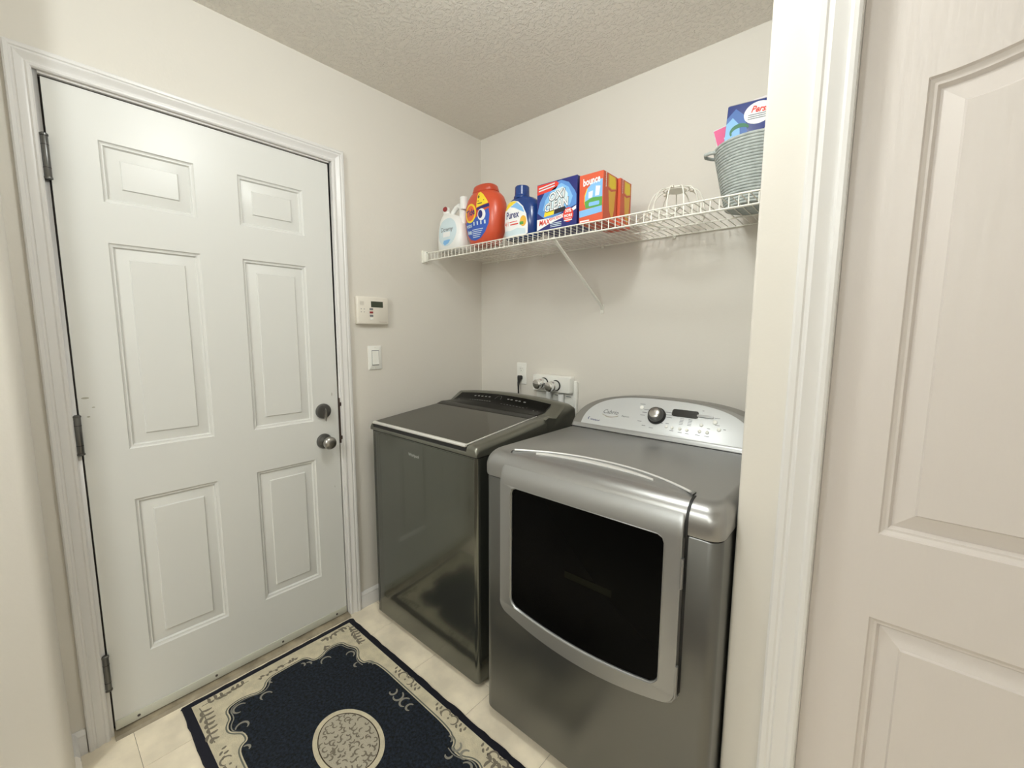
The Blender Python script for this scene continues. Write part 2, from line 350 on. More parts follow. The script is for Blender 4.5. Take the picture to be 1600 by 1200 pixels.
build('slab', m, m_cdoor, cdr, angle=20)
RG2 = [(0, 0), (.003, .005), (.009, .008), (.013, .0085), (.018, .0165), (.049, .006), (.0520, .002)]
build('panel', panel_mesh(hA, RG2, fnr, lambda i: arch(pl + i, pr - i, .935 + i, 1.781 - i, .048)), m_cdoor, cdr, angle=18)
build('panel', panel_mesh(hB, RG2, fnr), m_cdoor, cdr, angle=18)
build('door_frame', M().box(1.738, 1.7390, YW, YW + 0.11, 0, 2.05).box(2.4990, 2.50, YW, YW + 0.11, 0, 2.05).box(1.738, 2.50, YW, YW + 0.11, 2.045, 2.06), m_trim, cdr)
# ------------------------------------------------------------------ ceiling lamp bases (out of frame; the passage one belongs to the added fill)
for i, (x, y, lb) in enumerate(((1.2, -1.2, 'round nickel ceiling lamp base above the laundry area'), (1.15, -2.85, 'added round nickel ceiling base over the passage fill light'), (1.9, -3.9, 'round nickel ceiling lamp base in the hall behind the camera'))):
    t = thing('ceiling_lamp', lb, 'lamp', (x, y, HC))
    build('canopy', M().lathe([(.09, 0), (.09, -.012), (.06, -.022), (.02, -.026)], (x, y, HC), (0, 0, 1), 28), m_steel, t)
# ------------------------------------------------------------------ washer
WX0, WX1, WY, WB = .092, .777, -.800, -.150
ws = thing('washing_machine', 'dark grey top-loading washing machine with smoked glass lid beside the white door', 'washing machine', (.435, -.475, 0))
fp = rrect(WX0, WY, WX1, WB, .018, 5)
build('cabinet', M().loft([[(x, y, z) for x, y in fp] for z in (.022, .892)]), m_washer, ws, angle=50)
fpn = [(WX0 + .034, WY - .0012), (WX1 - .018, WY - .0012)] + [(WX1 - .018 + .019 * math.sin(a), WY + .018 - .0192 * math.cos(a)) for a in (.3, .7, 1.1, 1.5)] + [(WX1 - .004, WY + .02), (WX0 + .034, WY + .006)]
build('front_panel', M().loft([[(x, y, z) for x, y in fpn] for z in (.03, .888)]), m_washer, ws, angle=40)
build('panel_seam', M().box(WX0 + .031, WX0 + .0335, WY - .0013, WY + .004, .03, .888), m_matblack, ws)
build('base_skirt', M().box(WX0 + .02, WX1 - .02, WY + .03, WB, 0.0, .03), m_matblack, ws)
def zt(y): return .934 + (y + .80) * .105
def deck_ring(y, drop=0, xin=0):
    z = zt(y) - drop; x0, x1 = WX0 - .002 + xin, WX1 + .002 - xin; o = []
    o.append((x0, .897)); o.append((x0, z - .020))
    for a in (20, 45, 70): o.append((x0 + .018 - .018 * math.cos(math.radians(a)), z - .020 + .018 * math.sin(math.radians(a))))
    o.append((x0 + .020, z)); o.append((.112, z)); o.append((.114, z - .016)); o.append((.724, z - .016)); o.append((.727, z)); o.append((x1 - .022, z))
    for a in (70, 45, 20): o.append((x1 - .020 + .020 * math.cos(math.radians(a)), z - .022 + .022 * math.sin(math.radians(a))))
    o.append((x1, z - .022)); o.append((x1, .897))
    return [(x, y, max(q, .897)) for x, q in o]
ys = [-.804, -.803, -.798, -.790, -.77, -.6, -.45, -.36]
drops = [.014, .010, .004, .001, 0, 0, 0, 0]
build('top_deck', M().loft([deck_ring(y, d, .004 if i == 0 else (.001 if i == 1 else 0)) for i, (y, d) in enumerate(zip(ys, drops))] + [[(x, -.15, min(z, .94)) for x, y, z in deck_ring(-.36)]]), m_washer2, ws, angle=50)
def lidp(x, y, h): return (x, y, zt(y) + h)
lo = rrect(.116, -.800, .722, -.385, .010, 3)
lid = build('lid', M().loft([[lidp(x, y, h) for x, y in (lo if not i else inset(lo, i))] for i, h in ((0, -.009), (0, -.001), (.003, .002))]), m_lid, ws, angle=40)
build('lid_trim', M().loft([[(x, y, zt(-.80) + z) for y, z in ((-.8065, -.008), (-.8075, -.002), (-.804, .002), (-.794, .0028), (-.794, -.008))] for x in (.116, .722)]).loft([[lidp(x, y, h) for x, h in ((.7195, .001), (.7195, .003), (.7245, .0028), (.7245, -.002))] for y in (-.800, -.39)]), m_lidtrim, lid, bevel=.0012, angle=40)
build('deck_seam', M().loft([[(x, y, z) for x, y in inset(fp, .0012)] for z in (.888, .899)]), m_matblack, ws)
build('lid_gap', M().box(.118, .722, -.8020, -.79, .9095, .9225), m_matblack, ws)
# console
def ztop(x): return 1.022 + .018 * (1 - ((x - .43) / .33) ** 2)
def con(x, k=1.0, zk=0.0):
    z = ztop(x) - zk
    return [(x, -.405, .972 - .0), (x, -.385, .978), (x, -.330, z - .042), (x, -.272, z - .006), (x, -.258, z), (x, -.215, z - .004), (x, -.185, z - .018), (x, -.170, .905), (x, -.385, .905)]
cs = []
for x, zk in ((.088, .010), (.092, .004), (.100, .001), (.20, 0), (.32, 0), (.43, 0), (.54, 0), (.64, 0), (.70, 0), (.738, .0), (.766, .001), (.776, .004), (.7815, .010)):
    cs.append(con(x, 1, zk))
con_o = build('console', M().loft(cs), m_washer2, ws, angle=42)
def cpan(u, v):       # u along x, v 0..1 up the slanted face
    z = ztop(u); A = Vector((u, -.3855, .9795)); B = Vector((u, -.330, z - .041)); C = Vector((u, -.274, z - .0055))
    p = A.lerp(B, v / .5) if v < .5 else B.lerp(C, (v - .5) / .5)
    return p + Vector((0, -.0012, .0012))
n_ = 24
outl = [(.112 + (.700 - .112) * i / n_, .0) for i in range(n_ + 1)] + [(.716, .2), (.722, .5), (.722, .85), (.712, .95)] + [(.700 - (.700 - .150) * i / n_, .95) for i in range(n_ + 1)] + [(.138, .85), (.124, .5), (.114, .2)]
pn = M()
for i in range(40):
    for j in range(6):
        def e(u_, v_):
            a = .114 + .022 * v_; b = .716 + .004 * v_; return cpan(a + (b - a) * u_, v_ * .93)
        pn.add([e(i / 40, j / 6), e((i + 1) / 40, j / 6), e((i + 1) / 40, (j + 1) / 6), e(i / 40, (j + 1) / 6)], [(0, 1, 2, 3)])
cpn = build('control_panel', pn, m_panel, con_o, angle=60)
build('lid_hinge_cover', M().loft([[(x, -.440, zt(-.44) - .004), (x, -.438, zt(-.44) + .003), (x, -.40, zt(-.40) + .006), (x, -.383, .981), (x, -.38, .96)] for x in (.116, .722)]), m_panel, ws, angle=40)
mk = M(); fo = lambda u, v: cpan(u, v) + Vector((0, -.0006, .0006))
def dash(m, u, v, w_, h_): m.flat([rect(u - w_ / 2, v - h_ / 2, u + w_ / 2, v + h_ / 2)], fo)
for u in (.26, .285, .31, .335, .36, .485, .505, .535, .555, .585): dash(mk, u, .74, .013, .05)
for i in range(9): dash(mk, .25 + i * .017, .50, .011, .022)
for i in range(8): dash(mk, .47 + i * .019, .44, .011, .02)
dash(mk, .165, .5, .018, .04); dash(mk, .668, .38, .005, .05); dash(mk, .690, .38, .003, .03); dash(mk, .62, .5, .006, .02)
rg = [(.422 + .018 * math.cos(a), .66 + .20 * math.sin(a)) for a in [PI * i / 12 for i in range(13)]]
v2, f2 = stripe(rg, .0016); mk.add([fo(*q) for q in v2], f2)
build('panel_icons', mk, ink('dim_icons', (.20, .20, .19)), con_o, weld=False, kind='stuff')
build('lettering', M().text('Whirlpool', lambda u, v: (u, WY - .0018, v), .0185, .410, .834, bold=.012, sx=.92), m_chrome, ws, weld=False, label='small silver brand lettering')
# ------------------------------------------------------------------ dryer
DX0, DX1, DY, DB = .860, 1.584, -.846, -.130
DT = .953
dr = thing('clothes_dryer', 'silver front-loading clothes dryer with black window next to the closet trim', 'dryer', (1.222, -.48, 0))
def foot(x0, x1, y0, y1, rf, rb=.012, n=6):
    o = []
    for cx, cy, a, r in ((x1, y0, -PI / 2, rf), (x1, y1, 0, rb), (x0, y1, PI / 2, rb), (x0, y0, PI, rf)):
        sx = -1 if cx == x1 else 1; sy = 1 if cy == y0 else -1
        o += [(cx + sx * r + r * math.cos(a + PI / 2 * i / n), cy + sy * r + r * math.sin(a + PI / 2 * i / n)) for i in range(n + 1)]
    return o
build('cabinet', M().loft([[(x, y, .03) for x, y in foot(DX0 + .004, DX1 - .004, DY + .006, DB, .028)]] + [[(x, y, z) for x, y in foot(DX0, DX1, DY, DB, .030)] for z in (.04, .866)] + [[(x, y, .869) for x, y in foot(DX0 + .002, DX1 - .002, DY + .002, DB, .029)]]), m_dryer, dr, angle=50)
build('base_skirt', M().box(DX0 + .02, DX1 - .02, DY + .03, DB, 0, .035), m_matblack, dr)
build('cap_seam', M().loft([[(x, y, z) for x, y in foot(DX0 + .004, DX1 - .004, DY + .004, DB, .028)] for z in (.864, .876)]), m_matblack, dr)
rr = []
for f_, s_, z in ((.004, .003, .8735), (.001, .001, .875), (0, 0, .880), (0, 0, .905)): rr.append((f_, s_, z))
for a in range(10, 91, 10):
    q = math.radians(a); rr.append((.050 * (1 - math.cos(q)), .022 * (1 - math.cos(q)), .905 + .048 * math.sin(q)))
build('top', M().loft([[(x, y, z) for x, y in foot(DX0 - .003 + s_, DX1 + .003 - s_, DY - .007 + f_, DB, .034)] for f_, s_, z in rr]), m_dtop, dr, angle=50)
# door
dX0, dX1, FY = .946, 1.507, -.868
def ends(x, r):
    d = min(x - dX0, dX1 - x); return r - math.sqrt(max(0, r * r - (r - d) ** 2)) if d < r else 0
def zb(x): t = (x - 1.2265) / .2805; return .404 + .046 * t * t + ends(x, .028)
def yb(x): t = (x - 1.2265) / .2805; return -.722 - .085 * abs(t) ** 2.2
xs = [dX0, dX0 + .001, dX0 + .003, dX0 + .007, dX0 + .013, dX0 + .020, dX0 + .028] + [dX0 + .028 + (dX1 - dX0 - .056) * i / 20 for i in range(1, 20)] + [dX1 - .028, dX1 - .020, dX1 - .013, dX1 - .007, dX1 - .003, dX1 - .001, dX1]
rings = []; lowp = []; hip = []
for i, x in enumerate(xs):
    e_ = [.003, .0015, .0005][i] if i < 3 else ([.003, .0015, .0005][len(xs) - 1 - i] if len(xs) - 1 - i < 3 else 0)
    f = FY + e_; b0 = zb(x); r = [(x, -.838, b0 + .002), (x, f + .004, b0), (x, f, b0 + .004), (x, f, .868)]
    lowp.append((x, b0 + .004)); hip.append((x, .868))
    for a in range(12, 85, 8):
        q = math.radians(a); r.append((x, f + .092 * (1 - math.cos(q)), .868 + (.0905 - e_) * math.sin(q)))
    r += [(x, min(-.768, yb(x)) , .9585 - e_), (x, yb(x) - .004, .9600 - e_), (x, yb(x), .9580 - e_), (x, yb(x), .950), (x, -.838, .87)]
    rings.append(r)
n = len(rings[0]); mm = M(); base_i = 0
vs = [p for r in rings for p in r]; fs = []
for i in range(len(rings) - 1):
    for j in range(n):
        if j == 2: continue
        k = (j + 1) % n; fs.append((i * n + j, i * n + k, (i + 1) * n + k, (i + 1) * n + j))
fs.append(tuple(range(n))[::-1]); fs.append(tuple((len(rings) - 1) * n + j for j in range(n)))
mm.add(vs, fs)
def gz(x): t = (x - 1.229) / .234; return .458 + .024 * t * t
gx0, gx1, gt = .994, 1.464, .860
gl = []
for i in range(13):
    x = gx0 + .018 + (gx1 - gx0 - .036) * i / 12; gl.append((x, gz(x)))
gl += [(gx1 - .007, gz(gx1) + .005), (gx1 - .001, gz(gx1) + .014), (gx1, gz(gx1) + .022), (gx1, gt - .016), (gx1 - .004, gt - .005), (gx1 - .014, gt), (gx0 + .014, gt), (gx0 + .004, gt - .005), (gx0, gt - .016), (gx0, gz(gx0) + .022), (gx0 + .001, gz(gx0) + .014), (gx0 + .007, gz(gx0) + .005)]
def fyx(x):
    d = min(x - dX0, dX1 - x); return FY + (.003 if d < .0005 else .0015 if d < .002 else .0005 if d < .005 else 0)
outer = lowp + hip[::-1]
go = inset(gl, -.004)
mm.flat([outer, go[::-1]], lambda u, v: (u, fyx(u), v))
mm.loft([[(u, FY, v) for u, v in go], [(u, FY + .003, v) for u, v in inset(gl, -.001)], [(u, FY + .009, v) for u, v in gl]], (0, 0))
ddr = build('door', mm, m_dryer2, dr, angle=32)
build('door_glass', M().flat([gl], lambda u, v: (u, FY + .006, v)), m_dglass, ddr, weld=False)
build('glass_mark', M().flat([rect(1.19, .648, 1.335, .668)], lambda u, v: (u, FY + .0055, v + (u - 1.19) * .0)), mat('faint_olive', (.008, .008, .005), .4, spec=.05), ddr, weld=False)  # faint olive bar just in front of the glass
build('window_edge', M().tube([(u, FY - .0002, v) for u, v in go], 0.0014, 6, True), m_dryer2, ddr, angle=60)
gs = [(dX0 - .004, .90)] + [(dX0 - .004 if i == 0 else x, zb(x) - .004) for i, x in enumerate(xs)] + [(dX1 + .006, zb(dX1) - .001), (dX1 + .006, .90)]
build('door_gap_shade', M().prism([(dX0 - .004, zb(dX0) - .002)] + [(x, zb(x) - .005) for x in xs[2:-2]] + [(dX1 + .007, zb(dX1) - .002), (dX1 + .007, .868), (dX0 - .004, .868)], lambda u, v, d: (u, d, v), DY - .0012, DY + .01), m_matblack, dr, angle=60)  # black backing stands for the shaded gap around the dryer door
build('cap_channel', M().loft([[(x, DY - .0085, .868), (x, DY - .0085, .905)] + [(x, DY - .0085 + .050 * (1 - math.cos(math.radians(a))), .905 + .0492 * math.sin(math.radians(a))) for a in (20, 40, 60, 80, 90)] + [(x, -.80, .94), (x, -.80, .868)] for x in (dX1 + .0005, dX1 + .007)]), m_matblack, dr, angle=50)  # black strip carries the same gap shade up over the cap
build('recess_rim', M().tube([(dX0 - .006, DY - .0005, .862), (dX0 - .006, DY - .0005, .60), (dX0 - .006, DY - .0005, zb(dX0) + .01)] + [(x, DY - .0005, zb(x) - .009) for x in xs[4:-4]] + [(dX1 + .002, DY - .0005, zb(dX1) - .012)], .0035, 8), m_dryer2, dr, angle=60)
ridge = [(x, yb(x) - .002, .9602) for x in xs[3:-3]]
build('back_edge', M().tube(ridge, .0032, 8), m_ridge, ddr, angle=60)  # tube whitened as the highlight along the door's back edge
hx = [1.03 + .37 * i / 22 for i in range(23)]
hf = []; hb = []
for i, x in enumerate(hx):
    t = i / 22; wd = .0095 * math.sin(PI * (0.06 + .9 * t)) ** .8; c = yb(x) - .030 - .004 * math.sin(PI * t)
    hf.append((x, c - wd)); hb.append((x, c + wd))
build('handle', M().prism(hf + hb[::-1], lambda u, v, d: (u, v, d), .956, .9630), m_ridge, ddr, bevel=.0015)  # raised pale crescent stands for the highlight in the handle scoop
for z0, z1 in ((.748, .822), (.473, .553)):
    build('hinge', M().loft([[(dX1 + .0008 + a, FY + .004 + b, z) for a, b in ell(.0018, 0, .0030, .006, 10)] for z in (z0, z1)]), m_dryer2, ddr, angle=50)
# dryer console
CB, CT = Vector((0, -.333, .9525)), Vector((0, -.240, 1.0905)); CU = (CT - CB).normalized(); CH = (CT - CB).length; CN = Vector((0, -CU.z, CU.y))
def cpt(x, s, d=0): p = CB + CU * s + CN * d; return Vector((x, p.y, p.z))
xc, hw = 1.217, .357
def darch(hw_, h_, k=1.0, n=40):
    o = []
    for i in range(n + 1):
        a = PI * i / n; c, s_ = math.cos(a), math.sin(a)
        o.append((xc + hw_ * math.copysign(abs(c) ** .72, c), h_ * abs(s_) ** .78))
    return o
od = darch(hw, CH); idn = [(x, y) for x, y in darch(hw - .041, CH - .016)]
idn = [(x + .0, y + .008) for x, y in idn]
back = lambda x, s_: Vector((x, min(-.185 + .0, cpt(x, s_).y + .075), cpt(x, s_).z - .012 if s_ > .02 else DT - .004))
rings = [[cpt(x, s_, -.004) for x, s_ in od], [cpt(x, s_, .001) for x, s_ in inset(od, .002)], [cpt(x, s_, .0025) for x, s_ in inset(od, .006)]]
mco = M().loft([[Vector((x, -.165, max(.945, cpt(x, s_).z - .006))) for x, s_ in od]] + [[cpt(x, s_, -.008) for x, s_ in od]] + rings, (1, 0))
mco.flat([inset(od, .006)], lambda u, v: cpt(u, v, .0025))
dco = build('console', mco, m_rim, dr, angle=40)
fr = [[cpt(x, s_, .001) for x, s_ in idn], [cpt(x, s_, .0045) for x, s_ in inset(idn, .0015)], [cpt(x, s_, .0055) for x, s_ in inset(idn, .004)]]
mf = M().loft(fr, (0, 0)); mf.flat([inset(idn, .004)], lambda u, v: cpt(u, v, .0055))
build('console_face', mf, m_face, dco, angle=40)
build('console_foot', M().loft([[cpt(x, -.004, -.01), cpt(x, -.004, .004), cpt(x, .006, .0085), cpt(x, .016, .006), cpt(x, .017, -.01)] for x in (.872, .905, 1.20, 1.50, 1.562)]), m_dryer2, dco, angle=50)
build('console_back', M().loft([[Vector((xc + (x - xc) * k - .0, y, DT - .006 + max(0, cpt(x, s_).z - DT) * kz)) for x, s_ in od] for y, k, kz in ((-.235, .985, .93), (-.165, 1.035, .90), (-.15, 1.03, .86))]), m_matblack, dco)
# seam line between top and console
build('console_seam', M().box(.868, 1.566, -.3475, -.335, DT - .002, DT + .0012), m_matblack, dco)
kb = cpt(1.204, .088, .0055)
kno = build('dial', M().lathe([(.0335, 0), (.0335, .004), (.031, .008), (.029, .010)], kb, CN, 32), m_matblack, dco)
build('dial_cap', M().lathe([(.0285, .008), (.0270, .022), (.023, .029), (.013, .031), (.0, .0305)], kb, CN, 32, (1, 0)), m_pewter, kno, angle=60)
build('dial_shine', M().lathe([(.0195, .0300), (.016, .0318), (.007, .0326), (0, .0327)], kb, CN, 24, (1, 0)), m_steel, kno, angle=60)
fc = lambda h: (lambda u, v: cpt(u, v, .0055 + h))
build('display', M().loft([[cpt(x, s_, .004) for x, s_ in rrect(1.256, .096, 1.348, .124, .008)], [cpt(x, s_, .008) for x, s_ in rrect(1.256, .096, 1.348, .124, .008)]]), m_black, dco)
build('display_bar', M().loft([[cpt(x, s_, .004) for x, s_ in rrect(1.344, .104, 1.398, .113, .003)], [cpt(x, s_, .009) for x, s_ in rrect(1.344, .104, 1.398, .113, .003)]]), m_pewter, dco)
for x, s_, r in ((1.139, .114, .009), (1.249, .051, .0065), (1.270, .050, .0065), (1.297, .050, .0065), (1.322, .049, .0065), (1.365, .075, .0065), (1.364, .051, .007), (1.389, .051, .007), (1.406, .092, .009), (1.423, .067, .008)):
    build('button', M().lathe([(r * .85, 0), (r * .82, .003), (r * .65, .0040), (0, .0045)], cpt(x, s_, .0052), CN, 18, (1, 0)), m_white, dco, angle=50)
tm = M(); fq = fc(.0004)
def dsh(m, u, v, a, b): m.flat([rect(u - a / 2, v - b / 2, u + a / 2, v + b / 2)], fq)
for u, v, a in ((1.139, .129, .020), (1.16, .108, .02), (1.155, .096, .018), (1.15, .084, .018), (1.145, .058, .016), (1.245, .108, .022), (1.247, .098, .024), (1.25, .088, .02), (1.165, .043, .014), (1.195, .038, .016), (1.225, .062, .016)): dsh(tm, u, v, a, .0022)
for i in range(5):
    for u in (1.296, 1.325): dsh(tm, u, .068 + i * .0055, .013, .0018)
for u, v, a in ((1.249, .064, .012), (1.27, .039, .014), (1.30, .037, .014), (1.325, .036, .012), (1.39, .066, .010), (1.41, .108, .018), (1.415, .082, .015), (1.44, .070, .008), (1.36, .037, .016), (1.39, .037, .016), (1.36, .130, .006)): dsh(tm, u, v, a, .0022)
build('panel_print', tm, i_grey, dco, weld=False, kind='stuff')
build('lettering', M().text('Cabrio', fc(.0005), .024, 1.018, .078, shear=.35, bold=.01).text('Platinum', fc(.0005), .009, 1.085, .068, bold=.01), i_grey, dco, weld=False, label='slanted grey script logo')
v2, f2 = stripe([(.985 + .07 * i / 14, .066 - .009 * math.sin(PI * i / 14)) for i in range(15)], .004, taper=True)
build('logo_swoosh', M().add([fc(.0005)(*q) for q in v2], f2), m_chrome, dco, weld=False)
v2, f2 = stripe([(.935 + .004 * math.cos(a) - .0, .040 + .006 * math.sin(a)) for a in [PI * .4 + PI * i / 8 for i in range(9)]], .003, taper=True)
build('emblem', M().add([fc(.0005)(*q) for q in v2], f2).text('Whirlpool', fc(.0005), .010, .962, .036, bold=.01), i_navy, dco, weld=False)
# ------------------------------------------------------------------ wire shelf
ZS, YF, SX1 = 1.7385, -.408, 1.588
sh = thing('wire_shelf', 'long white wire shelf fixed high on the back wall', 'shelf', (.8, 0, ZS))
for y, z, r in ((YF - .0015, ZS - .004, .0027), (YF - .0015, ZS - .0395, .0027), (-.268, ZS - .0045, .0025), (-.140, ZS - .0045, .0025), (-.008, ZS - .0045, .0030)):
    build('rail', M().tube([(.018, y, z), (SX1, y, z)], r, 8), m_wire, sh, angle=60)
w0 = None; x = .050; i = 0
while x < SX1 - .006:
    if w0 is None:
        w0 = build('cross_wire', M().tube([(x, -.008, ZS - .0006), (x, YF + .006, ZS - .0006), (x, YF + .0018, ZS - .0018), (x, YF + .0006, ZS - .006), (x, YF + .0006, ZS - .041)], .0016, 6), m_wire, sh, angle=60)
        X0 = x
    else:
        o = w0.copy(); COL.objects.link(o); o.parent = sh; o.location = (x - X0, 0, 0)
    x += .0262
eb = build('end_bracket', M().box(0.0, .006, YF - .022, YF + .010, ZS - .052, ZS + .010).box(.006, .022, YF - .012, YF + .006, ZS - .047, ZS + .004), m_wire, sh, bevel=.002)
build('screw', M().lathe([(.003, 0), (.002, .001)], (.022, YF - .004, ZS - .001), (1, 0, 0), 10), m_pewter, eb)
build('brace', M().loft([[Vector((x, y, z)) + Vector((a, 0, b)) for a, b in rect(-.007, -.003, .007, .003)] for x, y, z in ((.805, YF + .002, ZS - .036), (.805, -.012, 1.462), (.805, -.004, 1.440))]), m_wire, sh, bevel=.001, angle=50)
build('brace_foot', M().box(.797, .813, -.005, 0, 1.425, 1.468).lathe([(.003, 0), (.002, .002)], (.805, -.005, 1.433), (0, -1, 0), 8), m_wire, sh, bevel=.001)
for x in (.14, .46, .80, 1.13, 1.45): build('wall_clip', M().box(x - .006, x + .006, -.010, 0, ZS - .016, ZS + .002).tube([(x, -.011, ZS - .012), (x, -.017, ZS - .004)], .003, 6), m_wire, sh, bevel=.001)
# ------------------------------------------------------------------ bottles on the shelf
ZB = ZS + .0012
def sup(cx, cy, a, b, n, z, N=40):
    o = []
    for i in range(N):
        q = 2 * PI * i / N; c, s_ = math.cos(q), math.sin(q)
        o.append((cx + a * math.copysign(abs(c) ** (2 / n), c), cy + b * math.copysign(abs(s_) ** (2 / n), s_), z))
    return o
def interp(tab, z):
    for (z0, *a), (z1, *b) in zip(tab, tab[1:]):
        if z <= z1: t = (z - z0) / (z1 - z0); t = max(0, t); return [p + (q - p) * t for p, q in zip(a, b)]
    return list(tab[-1][1:])
def jug(tab, n, cy, N=40):      # tab: (z, cx, a, b)
    return M().loft([sup(cx, cy, a, b, n, ZB + z, N) for z, cx, a, b in tab])
def front(tab, n, cy, eps):     # map (x, z above shelf) on to the front surface
    def f(u, v):
        cx, a, b = interp(tab, v); t = min(1, abs(u - cx) / a); return (u, cy - b * max(0, 1 - t ** n) ** (1 / n) - eps * .6, ZB + v)
    return f
# white softener bottle
tw = [(0, .146, .086, .044), (.006, .146, .093, .050), (.06, .146, .095, .052), (.11, .145, .090, .049), (.145, .140, .078, .043), (.165, .128, .060, .034), (.178, .112, .036, .026), (.186, .103, .022, .020)]
t = thing('softener_bottle', 'white fabric softener bottle with loop handle at the shelf end by the corner', 'bottle', (.146, -.336, ZB), 'laundry products standing on the wire shelf')
build('body', jug(tw, 3.0, -.336), m_bw, t, angle=60)
build('spout', M().lathe([(.017, 0), (.017, .020), (.019, .022), (.019, .036)], (.098, -.340, ZB + .180), (-.1, -.1, 1), 20), m_bw, t)
build('spout_opening', M().lathe([(.0125, 0), (.0125, .004), (.009, .007)], (.104, -.357, ZB + .206), (.25, -1, .3), 16), i_dred, t, label='dark red pour opening')
build('handle', M().tube([(.128, -.336, ZB + .160), (.140, -.336, ZB + .188), (.162, -.336, ZB + .206), (.186, -.336, ZB + .212), (.205, -.336, ZB + .200), (.212, -.336, ZB + .170), (.214, -.336, ZB + .12)], [.014, .012, .012, .013, .015, .018, .022], 12), m_bw, t, angle=60)
build('cap', M().lathe([(.019, 0), (.019, .055), (.017, .058)], (.222, -.340, ZB + .188), (0, 0, 1), 20), m_bw, t)
F = front(tw, 3.0, -.336, .0008)
lb = build('label', M().flat([ell(.146, .086, .066, .068, 30)], F, .012), i_pale, t, weld=False)
build('lettering', M().text('Downy', front(tw, 3, -.336, .0014), .030, .146, .098, bold=.005), i_grey, lb, weld=False)
build('label_patch', M().flat([rrect(.120, .062, .172, .086, .004)], front(tw, 3, -.336, .0012), .012), i_white, lb, weld=False)
build('label_ribbon', M().flat([[(.120, .034), (.132, .022), (.158, .030), (.176, .046), (.160, .048), (.126, .046)]], front(tw, 3, -.336, .0014), .012), i_lblue, lb, weld=False)
# orange tub
tt = [(0, .362, .072, .042), (.008, .362, .083, .049), (.05, .362, .102, .057), (.10, .362, .112, .062), (.14, .362, .115, .063), (.18, .362, .111, .062), (.21, .362, .098, .057), (.228, .362, .080, .051), (.238, .362, .064, .045)]
t = thing('detergent_tub', 'rounded orange laundry detergent tub with blue and yellow label', 'tub', (.362, -.330, ZB), 'laundry products standing on the wire shelf')
build('body', jug(tt, 2.4, -.330), m_or, t, angle=60)
build('lid', M().loft([sup(.362, -.330, a, b, 2.5, ZB + z) for z, a, b in ((.236, .064, .046), (.240, .067, .048), (.262, .060, .043), (.268, .054, .038))]), m_orcap, t, angle=50)
def FT(e): return front(tt, 2.4, -.330, e)
blue = [(.278, .105), (.300, .110), (.330, .112), (.360, .118), (.395, .135), (.432, .150), (.436, .120), (.430, .085), (.410, .050), (.380, .026), (.345, .018), (.312, .026), (.288, .050), (.278, .080)]
lb = build('label', M().flat([blue], FT(.0008), .012), i_blue, t, weld=False)
build('lettering_ring', M().flat([ell(.321, .142, .040, .043, 28)], FT(.0014), .012), i_yellow, lb, weld=False)
build('lettering_disc', M().flat([ell(.321, .142, .031, .034, 24)], FT(.0020), .012), i_orange, lb, weld=False)
build('lettering', M().text('Tide', FT(.0028), .040, .322, .143, bold=.025, rot=.12, sx=.85), i_navy, lb, weld=False)
build('offer_patch', M().flat([[(.363, .160), (.366, .226), (.378, .230), (.400, .214), (.424, .184), (.430, .172)]], FT(.0014), .012), i_yellow, lb, weld=False)
build('offer_number', M().text('6', FT(.002), .024, .374, .208, bold=.03).flat([rect(.370, .186, .408, .190)], FT(.002)).flat([rect(.370, .174, .398, .178)], FT(.002)), i_black, lb, weld=False)
build('offer_band', M().flat([[(.365, .148), (.364, .158), (.434, .170), (.436, .156)]], FT(.0014), .012), i_navy, lb, weld=False)
build('capsule', M().flat([ell(.394, .126, .023, .026, 20)], FT(.0018), .01), i_white, lb, weld=False)
build('capsule_core', M().flat([ell(.388, .128, .013, .018, 16)], FT(.0026), .01), i_navy, lb, weld=False)
fine = M().text('PODS', FT(.0022), .018, .308, .085, bold=.03)
for i in range(4): fine.flat([rect(.342 + i * .022, .084, .350 + i * .022, .100)], FT(.002))
for i in range(5): fine.flat([rect(.330, .064 - i * .008, .400 - i * .006, .067 - i * .008)], FT(.002), .012)
fine.flat([ell(.302, .058, .007, .009, 10)], FT(.002)).flat([ell(.318, .056, .007, .009, 10)], FT(.002))
build('small_print', fine, i_pale, lb, weld=False, kind='stuff')
# blue jug
tp = [(0, .592, .080, .044), (.006, .592, .087, .049), (.06, .592, .092, .052), (.115, .592, .090, .051), (.145, .592, .079, .046), (.163, .590, .058, .036), (.172, .588, .036, .028), (.178, .586, .028, .026)]
t = thing('detergent_jug', 'dark blue liquid detergent jug with ribbed blue screw cap', 'jug', (.592, -.330, ZB), 'laundry products standing on the wire shelf')
build('body', jug(tp, 2.8, -.330), m_jug, t, angle=60)
build('neck', M().lathe([(.036, 0), (.036, .008), (.033, .014), (.029, .016)], (.582, -.330, ZB + .168), (0, 0, 1), 28), m_jug, t)
cp = M(); rc = []
for r, h in ((.0295, .180), (.0310, .182), (.0300, .217), (.0275, .220)):
    rc.append([(.582 + (r + (.0008 if i % 2 else 0)) * math.cos(2 * PI * i / 48), -.330 + (r + (.0008 if i % 2 else 0)) * math.sin(2 * PI * i / 48), ZB + h) for i in range(48)])
build('cap', cp.loft(rc), m_jug, t, angle=30)
def FP(e): return front(tp, 2.8, -.330, e)
lab = [(.506, .012), (.512, .006), (.640, .006), (.650, .012), (.652, .050), (.644, .090), (.628, .122), (.600, .146), (.570, .156), (.520, .156), (.508, .148), (.506, .12)]
lb = build('label', M().flat([lab], FP(.0008), .012), i_white, t, weld=False)
build('label_corner', M().flat([[(.509, .124), (.509, .147), (.521, .154), (.570, .154), (.592, .147), (.560, .134), (.530, .120)]], FP(.0014), .012), i_yellow, lb, weld=False)
